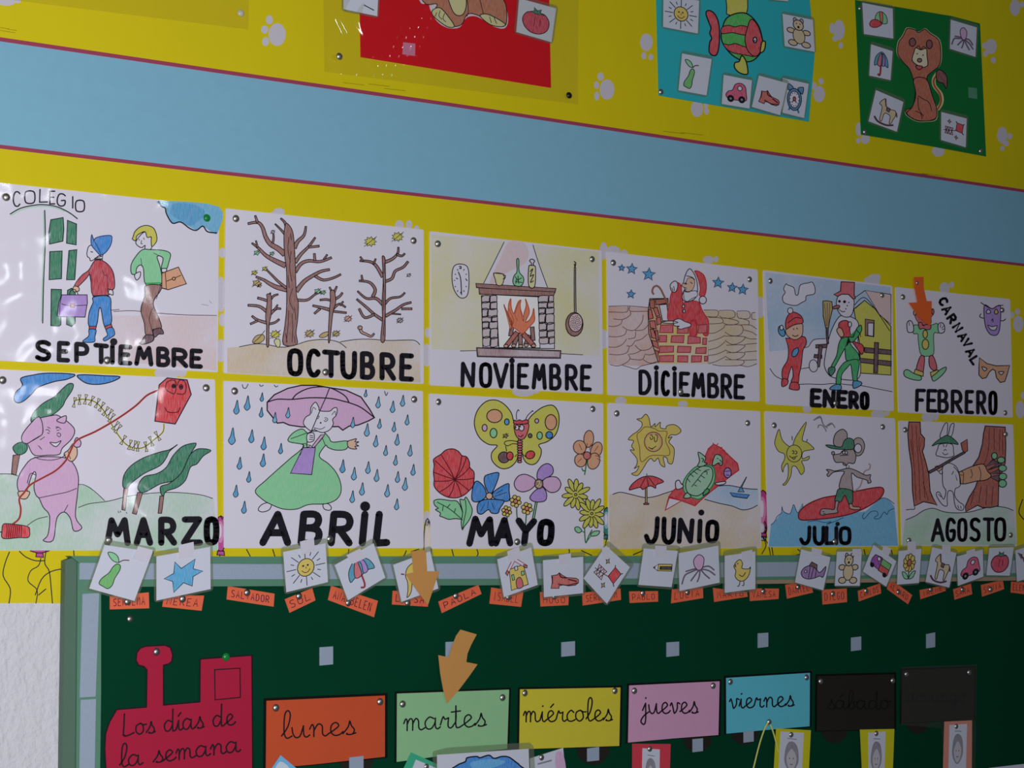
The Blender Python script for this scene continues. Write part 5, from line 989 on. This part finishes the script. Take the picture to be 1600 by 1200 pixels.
card(L_('172,-180 372,-150 362,92 170,52', T1), lambda f: f.L('60,80 90,88', 1.5), 'white card cut off by the top edge over the left side of the red poster', YB - .0036, G4, None, 4, 0, nm='line')

cp = thing('animal_poster', 'turquoise card poster with a red and green striped fish', 'poster', W(1030, 148, YB - .002), 'animal posters above the border')
slab('poster_card', [(1024, -60), (1260, -60), (1273, 85), (1264, 190), (1029.5, 149)], YB - 0.0008, 0.0014, M['cyan_card'], cp)
F = Fig(YB - 0.0009, T2, 1.7)
F.F('y', '680,-120 815,-120 832,108 690,115 678,60', lw=1.5)
F.F('e03c40', '515,105 535,82 575,100 605,150 620,230 618,350 600,425 565,432 540,400 545,330 560,300 545,260 555,220 540,180'); 
F.F('3cc040', '640,240 670,150 740,108 820,102 880,140 930,210 955,300 960,360 930,430 870,478 800,475 720,430 660,360 635,300')
F.F('e03c40', '640,215 690,198 740,210 790,200 840,215 830,270 780,268 720,255 640,262', lw=1.4); F.F('e03c40', '650,345 700,350 745,340 800,360 840,372 880,395 885,440 850,435 790,425 720,410 680,385', lw=1.4)
F.F('e03c40', '868,150 920,200 950,290 958,350 930,420 890,440 840,390 820,310 835,230', lw=1.5); F.F('y', '955,325 978,325 978,365 965,400 940,410 945,360'); F.E('w', 898, 312, 14, 22); F.E('k', 896, 318, 6, ol=False); F.F('y', '795,435 825,470 840,530 838,580 780,570 740,530 742,490 775,480'); F.build('drawn_fish', cp)
for q, mo, nm, lb in (('185,-40 462,5 452,262 182,210', m_sun, 'sun', 'white card with a smiling sun at the upper left of the turquoise poster'), ('330,418 560,462 520,745 302,705', m_pear, 'pear', 'white card with a green pear on the turquoise poster'), ('655,585 875,628 855,848 640,812', m_car, 'car', 'white card with a pink car at the bottom of the turquoise poster'),
    ('1115,610 1318,655 1282,922 1112,880', m_clock, 'clock', 'white card with a blue alarm clock at the lower right of the turquoise poster'), ('930,590 1150,650 1095,900 875,835', m_shoe, 'shoe', 'white card with a brown shoe overlapping the alarm clock card'), ('1115,108 1350,155 1365,405 1132,360', m_bear, 'bear', 'white card with a cream teddy bear at the right edge of the turquoise poster')):
    card(L_(q, T2), mo, lb, YB - (.0042 if nm == 'shoe' else .003), G4, None, 4, 2, 1.0, nm=nm)
card(L_('860,-170 1158,-140 1158,10 1010,-5', T2), lambda f: f.L('20,80 40,80'), 'white card cut off by the top edge of the turquoise poster', YB - .003, G4, None, 3, 0, nm='line')

gp = thing('animal_poster', 'dark green card poster with an orange lion', 'poster', W(1346, 210, YB - .002), 'animal posters above the border')
slab('poster_card', L_('168,-30 170,0 860,115 1068,170 1112,1128 720,1055 212,970', T3), YB - 0.0008, 0.0014, M['green_card'], gp)
F = Fig(YB - 0.0009, T3, 1.2)
lion = '525,235 545,205 600,215 625,235 670,210 705,240 770,290 785,380 775,470 720,520 685,565 720,680 755,790 745,860 680,872 620,872 570,850 535,820 535,790 580,770 600,680 590,590 560,500 515,450 475,390 480,310 510,265'
F.fill('Q', [(630 + (x - 630) * 1.05, 540 + (y - 540) * 1.02) for x, y in pp(lion)], ol=False)
F.L('760,790 790,740 785,680 740,620 735,570 760,530', 6.0, 'Q'); F.L('760,790 785,740 780,680 740,620 735,575 760,540', 3.2, 'N')
F.F('c86434', lion); F.F('c86434', '590,570 680,570 720,680 755,790 740,860 620,870 540,820 580,770 605,680'); F.E('8a3a28', 580, 305, 24, 30); F.E('8a3a28', 702, 320, 22, 32)
F.F('f0e6c0', '605,345 640,360 680,350 685,400 690,470 650,485 600,460 578,430 590,380'); F.E('k', 615, 388, 5, ol=False); F.E('k', 657, 398, 5, ol=False); F.E('n', 632, 435, 16, 14); F.F('r', '605,475 650,478 640,500 618,500'); F.L('605,345 625,330 640,355 660,335 680,350', 1.2)
F.F('8a3a28', '750,540 765,505 800,515 830,560 825,640 800,600 765,590'); F.L('620,690 660,715 700,740 720,800|620,700 625,780 660,840|600,800 640,820 650,860', 1.1); F.build('drawn_lion', gp)
for q, mo, nm, lb in (('220,20 438,62 442,278 232,245', m_cap, 'cap', 'white card with a red cap at the top left of the dark green poster'), ('283,320 438,370 422,578 270,545', m_umbrella, 'umbrella', 'white card with a blue umbrella on the left of the dark green poster'), ('318,650 515,735 468,950 265,875', m_horse, 'rocking_horse', 'white card with a rocking horse at the lower left of the dark green poster'),
    ('858,142 1045,198 1035,410 852,352', m_octopus, 'octopus', 'white card with a pink octopus at the top right of the dark green poster'), ('790,808 972,855 965,1062 788,1010', m_kite, 'kite', 'white card with a red kite at the lower right of the dark green poster')):
    card(L_(q, T3), mo, lb, YB - .003, G4, None, 4, 2, .9, nm=nm)
tag(slab('tape_square', L_('985,630 1045,635 1048,715 988,705', T3), YB - .0016, .0009, mat('green_tint_tape', '5c9c7c', .6, .3)), 'small pale green tape square on the dark green lion poster', 'tape', 'small pale tape squares on the posters')

# ------------------------------------------------------------------ cards cut off by the bottom edge
def portrait(f, cx=50, cy=50, r=26):
    f.L('30,16 70,18', 1.2, 'G'); f.F('G', [(cx - r, cy), (cx - r * .7, cy - r * 1.1), (cx, cy - r * 1.4), (cx + r * .75, cy - r), (cx + r, cy + 2), (cx + r * .7, cy + r * .7), (cx, cy + r * 1.1), (cx - r * .7, cy + r * .7)], lw=.8, oc='G')
    f.F('c9c5cf', [(cx - r * .7, cy - 4), (cx, cy - r * .8), (cx + r * .7, cy - 4), (cx + r * .55, cy + r * .6), (cx, cy + r), (cx - r * .55, cy + r * .6)], ol=False); f.E('K', cx - 8, cy, 2, ol=False); f.E('K', cx + 8, cy, 2, ol=False); f.L([(cx - 6, cy + 14), (cx, cy + 16), (cx + 6, cy + 14)], .9, 'K')
G5 = 'coloured portrait cards pinned below the train'
for q, iq, m_, lb in (([(988, 1162), (1048, 1162.5), (1045, 1262), (988, 1262)], [(1004, 1169), (1031, 1171), (1030, 1262), (1002, 1262)], 'id_red', 'red bordered portrait card below the pink wagon'),
    ([(1213, 1138), (1267, 1141), (1261, 1262), (1206, 1262)], [(1220, 1143), (1256, 1145), (1250, 1262), (1214, 1262)], 'id_yellow', 'pale yellow bordered portrait card below the turquoise wagon'),
    ([(1344, 1140), (1397.5, 1139), (1393, 1262), (1350, 1262)], [(1357, 1145), (1384, 1143), (1380, 1262), (1358, 1262)], 'id_yellow', 'bright yellow bordered portrait card below the left black wagon'),
    ([(1476, 1127.5), (1519, 1125.5), (1518, 1262), (1472, 1262)], [(1484, 1133), (1511, 1131), (1508, 1262), (1481, 1262)], 'id_pink', 'salmon bordered portrait card below the right black wagon')):
    t = thing('portrait_card', lb, 'card', W(q[3][0], q[3][1], YN - .004), G5)
    slab('border_card', q, YN - 0.004, 0.0008, M[m_], t); slab('paper', iq, YN - 0.0044, 0.0004, M['card'], t)
    F = Fig(YN - .0045, bil([iq[0], iq[1], (iq[1][0] - 2, iq[1][1] + 62), (iq[0][0] - 2, iq[0][1] + 62)]), .8); portrait(F, 50, 66, 30); F.build('drawn_portrait', t)
t = thing('picture_card', 'light blue card corner poking up over the orange wagon', 'card', W(430, 1200, YN - .006), 'cards cut off by the bottom edge'); slab('paper', [(438.5, 1180), (470, 1206), (448, 1250), (410, 1222)], YN - .005, .0006, M['id_blue'], t)
F = Fig(YN - .0051, lambda x, y: (x, y)); F.F('d4e6f8', '438,1190 452,1200 448,1215 430,1205', ol=False); F.build('drawn_patch', t)
t = thing('picture_card', 'green bordered card with a pin left of the blue cloud card', 'card', W(640, 1200, YN - .006), 'cards cut off by the bottom edge'); slab('border_card', [(642.5, 1175.5), (692, 1198), (680, 1262), (612, 1240)], YN - .0048, .0006, M['pale_green'], t); slab('paper', [(650, 1187), (682, 1200), (672, 1250), (630, 1236)], YN - .0053, .0005, M['card'], t)
t = thing('picture_card', 'white card with a bright blue cloud below the mint wagon', 'card', W(683, 1200, YN - .007), 'cards cut off by the bottom edge'); slab('laminate_pouch', [(676, 1174), (700, 1168), (828, 1160), (834, 1166), (840, 1270), (680, 1270)], YN - .0056, .0004, M['pouch'], t, rnd=3); slab('paper', [(683, 1179.5), (826, 1170), (829, 1270), (684, 1270)], YN - .0062, .0006, M['card'], t)
F = Fig(YN - .0063, lambda x, y: (x, y), 2.2); F.F('1c90e8', '711,1206 714,1196 727,1190 730,1184 745,1182 750,1184 764,1180 772,1185 784,1182 795,1183 805,1190 812,1196 814,1206', lw=2.2); F.F('58b8f4', '735,1192 765,1186 790,1190 770,1200 745,1204', ol=False); F.build('drawn_cloud', t)
t = thing('picture_card', 'white note with a pin right of the blue cloud card', 'card', W(832, 1200, YN - .007), 'cards cut off by the bottom edge'); slab('paper', [(828, 1185), (880, 1168.5), (888, 1262), (830, 1262)], YN - .0044, .0006, M['card'], t)
F = Fig(YN - .0045, lambda x, y: (x, y)); F.L('840,1194 862,1188', 2.4, 'G'); F.F('p', '868,1178 879,1176 884,1206 870,1206', ol=False); F.build('drawn_note', t)
t = thing('picture_card', 'white paper corner at the bottom right edge of the board', 'card', W(1560, 1200, YN - .004), 'cards cut off by the bottom edge'); slab('paper', [(1545, 1200), (1640, 1189), (1640, 1262), (1546, 1262)], YN - .003, .0006, M['card'], t)
# pale yellow cord tied to the pin of the turquoise wagon
vs, fs = [], []
for pts in ([(1201, 1128), (1195, 1138), (1186, 1165), (1176, 1205), (1165, 1245)], [(1201, 1128), (1206, 1138), (1211, 1154), (1216, 1175)]):
    q = spline(pts, False, 5); b0 = len(vs)
    for i, (x, y) in enumerate(q):
        u = W(*q[max(0, i - 1)], YN - .0062); v = W(*q[min(len(q) - 1, i + 1)], YN - .0062); d = (v - u).normalized(); sd = d.cross(Vector((0, 1, 0)))
        for k in range(8): vs.append(W(x, y, YN - .0062) + .0012 * (sd * math.cos(k * math.pi / 4) + Vector((0, 1, 0)) * math.sin(k * math.pi / 4)))
    for i in range(len(q) - 1):
        for k in range(8): fs.append((b0 + i * 8 + k, b0 + i * 8 + (k + 1) % 8, b0 + i * 8 + 8 + (k + 1) % 8, b0 + i * 8 + 8 + k))
me = bpy.data.meshes.new('cord'); me.from_pydata(vs, [], fs); me.materials.append(M['lemon']); o = bpy.data.objects.new('cord', me); COL.objects.link(o); tag(o, 'pale yellow cord hanging from the pin under the turquoise wagon', 'cord')

# ------------------------------------------------------------------ drawing pins
months = 'SEPTIEMBRE OCTUBRE NOVIEMBRE DICIEMBRE ENERO FEBRERO MARZO ABRIL MAYO JUNIO JULIO AGOSTO'.split()
pins = {0: [(9.5, 308, 'top left', 'n'), (323, 340.5, 'top right', 'g'), (167.5, 563, 'bottom centre', 'n')], 1: [(368.5, 341.5, 'top left', 'n'), (646, 376, 'top right', 'n'), (508.5, 581.5, 'bottom centre', 'n')],
 2: [(684, 381, 'top left', 'n'), (925, 405, 'top right', 'n')], 3: [(958, 410.5, 'top left', 'n'), (1171, 436.5, 'top right', 'n'), (1063.5, 612, 'bottom centre', 'n')],
 4: [(1203.5, 439, 'top left', 'n'), (1378, 461, 'top right', 'n'), (1305, 630, 'bottom centre', 'n')], 5: [(1410.5, 464, 'top left', 'n'), (1566, 484.5, 'top right', 'n'), (1570.5, 645, 'bottom right', 'n')],
 6: [(4, 594, 'top left', 'n'), (322, 606, 'top right', 'n'), (169.5, 844, 'bottom centre', 'n')], 7: [(366.5, 611, 'top left', 'n'), (647, 624, 'top right', 'n'), (515, 842, 'bottom centre', 'n')],
 8: [(685, 628, 'top left', 'n'), (926, 639, 'top right', 'n'), (808, 846.5, 'bottom centre', 'n')], 9: [(963.5, 646, 'top left', 'n'), (1168, 661, 'top right', 'n')],
 10: [(1209.5, 664.5, 'top left', 'n'), (1379, 667, 'top right', 'n'), (1304, 846, 'bottom centre', 'n')], 11: [(1414, 671.5, 'top left', 'n'), (1571, 678.5, 'top right', 'n'), (1579, 836, 'bottom right', 'n'), (1420, 844.5, 'bottom left', 'n')]}
for k, L in pins.items():
    for x, y, w_, c in L: pin(x, y, YS - .0022 if y < 830 or y > 848 else YS - .0022, f"{dict(n='silver', g='green')[c]} drawing pin at the {w_} of the {months[k]} sheet", c)
pin(1433, 442, YS - .0048, 'small silver pin holding the dark orange arrow on the FEBRERO sheet', 'n', .7)
for x, y, lb, dy in [(199, 940, 'under the pear card', YN - .0012), (285, 936, 'under the star card', YN - .0012), (386, 926, 'left of the sun card', YN - .0012), (467, 931.5, 'under the sun card', YN - .0012), (544, 942, 'under the umbrella card', YN - .0012), (637, 942, 'under the arrow card', YN - .0012), (712, 931, 'on the tag right of the wide arrow', YN - .0012),
  (203, 967, 'alone on the board above the engine', YN), (794, 933, 'under the house card', YN - .0012), (866, 932, 'under the shoe card', YN - .0012), (1004, 926.5, 'under the pencil card', YN - .0012), (1074, 925.5, 'under the octopus card', YN - .0012), (1137, 925, 'under the chick card', YN - .0012), (1192.5, 924, 'on the tag right of the chick card', YN - .0012),
  (1247, 917, 'under the fish card', YN - .0012), (1301, 928, 'under the teddy bear card', YN - .0012), (1353, 923, 'left below the truck card', YN - .0012), (1403.5, 925, 'on the steeply tilted tag', YN - .0012), (1454, 921, 'under the rocking horse card', YN - .0012), (1503.5, 921, 'under the car card', YN - .0012), (1547.5, 921, 'under the tomato card', YN - .0012)]:
    pin(x, y, dy, 'silver drawing pin on the orange name tag ' + lb if 'alone' not in lb else 'silver drawing pin alone on the dark green board above the engine', 'n', .95)
pin(244.5, 1018.5, YN - .0022, 'silver drawing pin on the chimney of the crimson engine'); pin(353, 1026.5, YN - .0022, 'green drawing pin on the cab of the crimson engine', 'g', 1.05)
for a, b, nm in (((431, 1106), (593.5, 1096.5), 'orange'), ((629, 1100), (785, 1090), 'mint'), ((820, 1083), (960.5, 1079.5), 'yellow'), ((991, 1079.5), (1114, 1071.5), 'pink'), ((1141, 1065.5), (1260, 1058.5), 'turquoise'), ((1282, 1064.5), (1394.5, 1063.5), 'left black'), ((1416, 1053.5), (1514, 1050.5), 'right black')):
    pin(*a, YN - .0028, f'silver drawing pin at the left corner of the {nm} wagon', 'n', 1.0 if nm != 'right black' else .9); pin(*b, YN - .0028, f'silver drawing pin at the right corner of the {nm} wagon', 'n', 1.0)
for x, y, lb, dy in [(1201.5, 1128, 'at the bottom edge of the turquoise wagon, holding the cord', YN - .0055), (1236, 1148, 'on the pale yellow portrait card', YN - .005), (1369, 1146, 'on the bright yellow portrait card', YN - .005), (1494, 1135, 'on the salmon portrait card', YN - .005), (1015, 1170, 'on the red portrait card', YN - .005), (666, 1198, 'on the green bordered card', YN - .006), (846, 1183.5, 'on the white note beside the cloud card', YN - .0052)]:
    pin(x, y, dy, 'silver drawing pin ' + lb, 'n', .9)
pin(530, 88, YB - .009, 'silver pin at the lower left corner of the crinkled sleeve'); pin(889, 149, YB - .004, 'black pin at the lower right corner of the crinkled sleeve', 'b'); pin(376, 20.5, YB - .004, 'pale pin at the lower right of the upper left sleeve', 'c')
pin(1032.5, 143.5, YB - .0012, 'silver pin at the lower left corner of the turquoise poster'); pin(1351, 206, YB - .0012, 'silver pin at the lower left corner of the dark green poster', 'n', .9); pin(1532, 236, YB - .0012, 'silver pin at the lower right corner of the dark green poster', 'n', .9); pin(1343.5, 13, YB - .0012, 'silver pin at the top left corner of the dark green poster', 'n', .8)
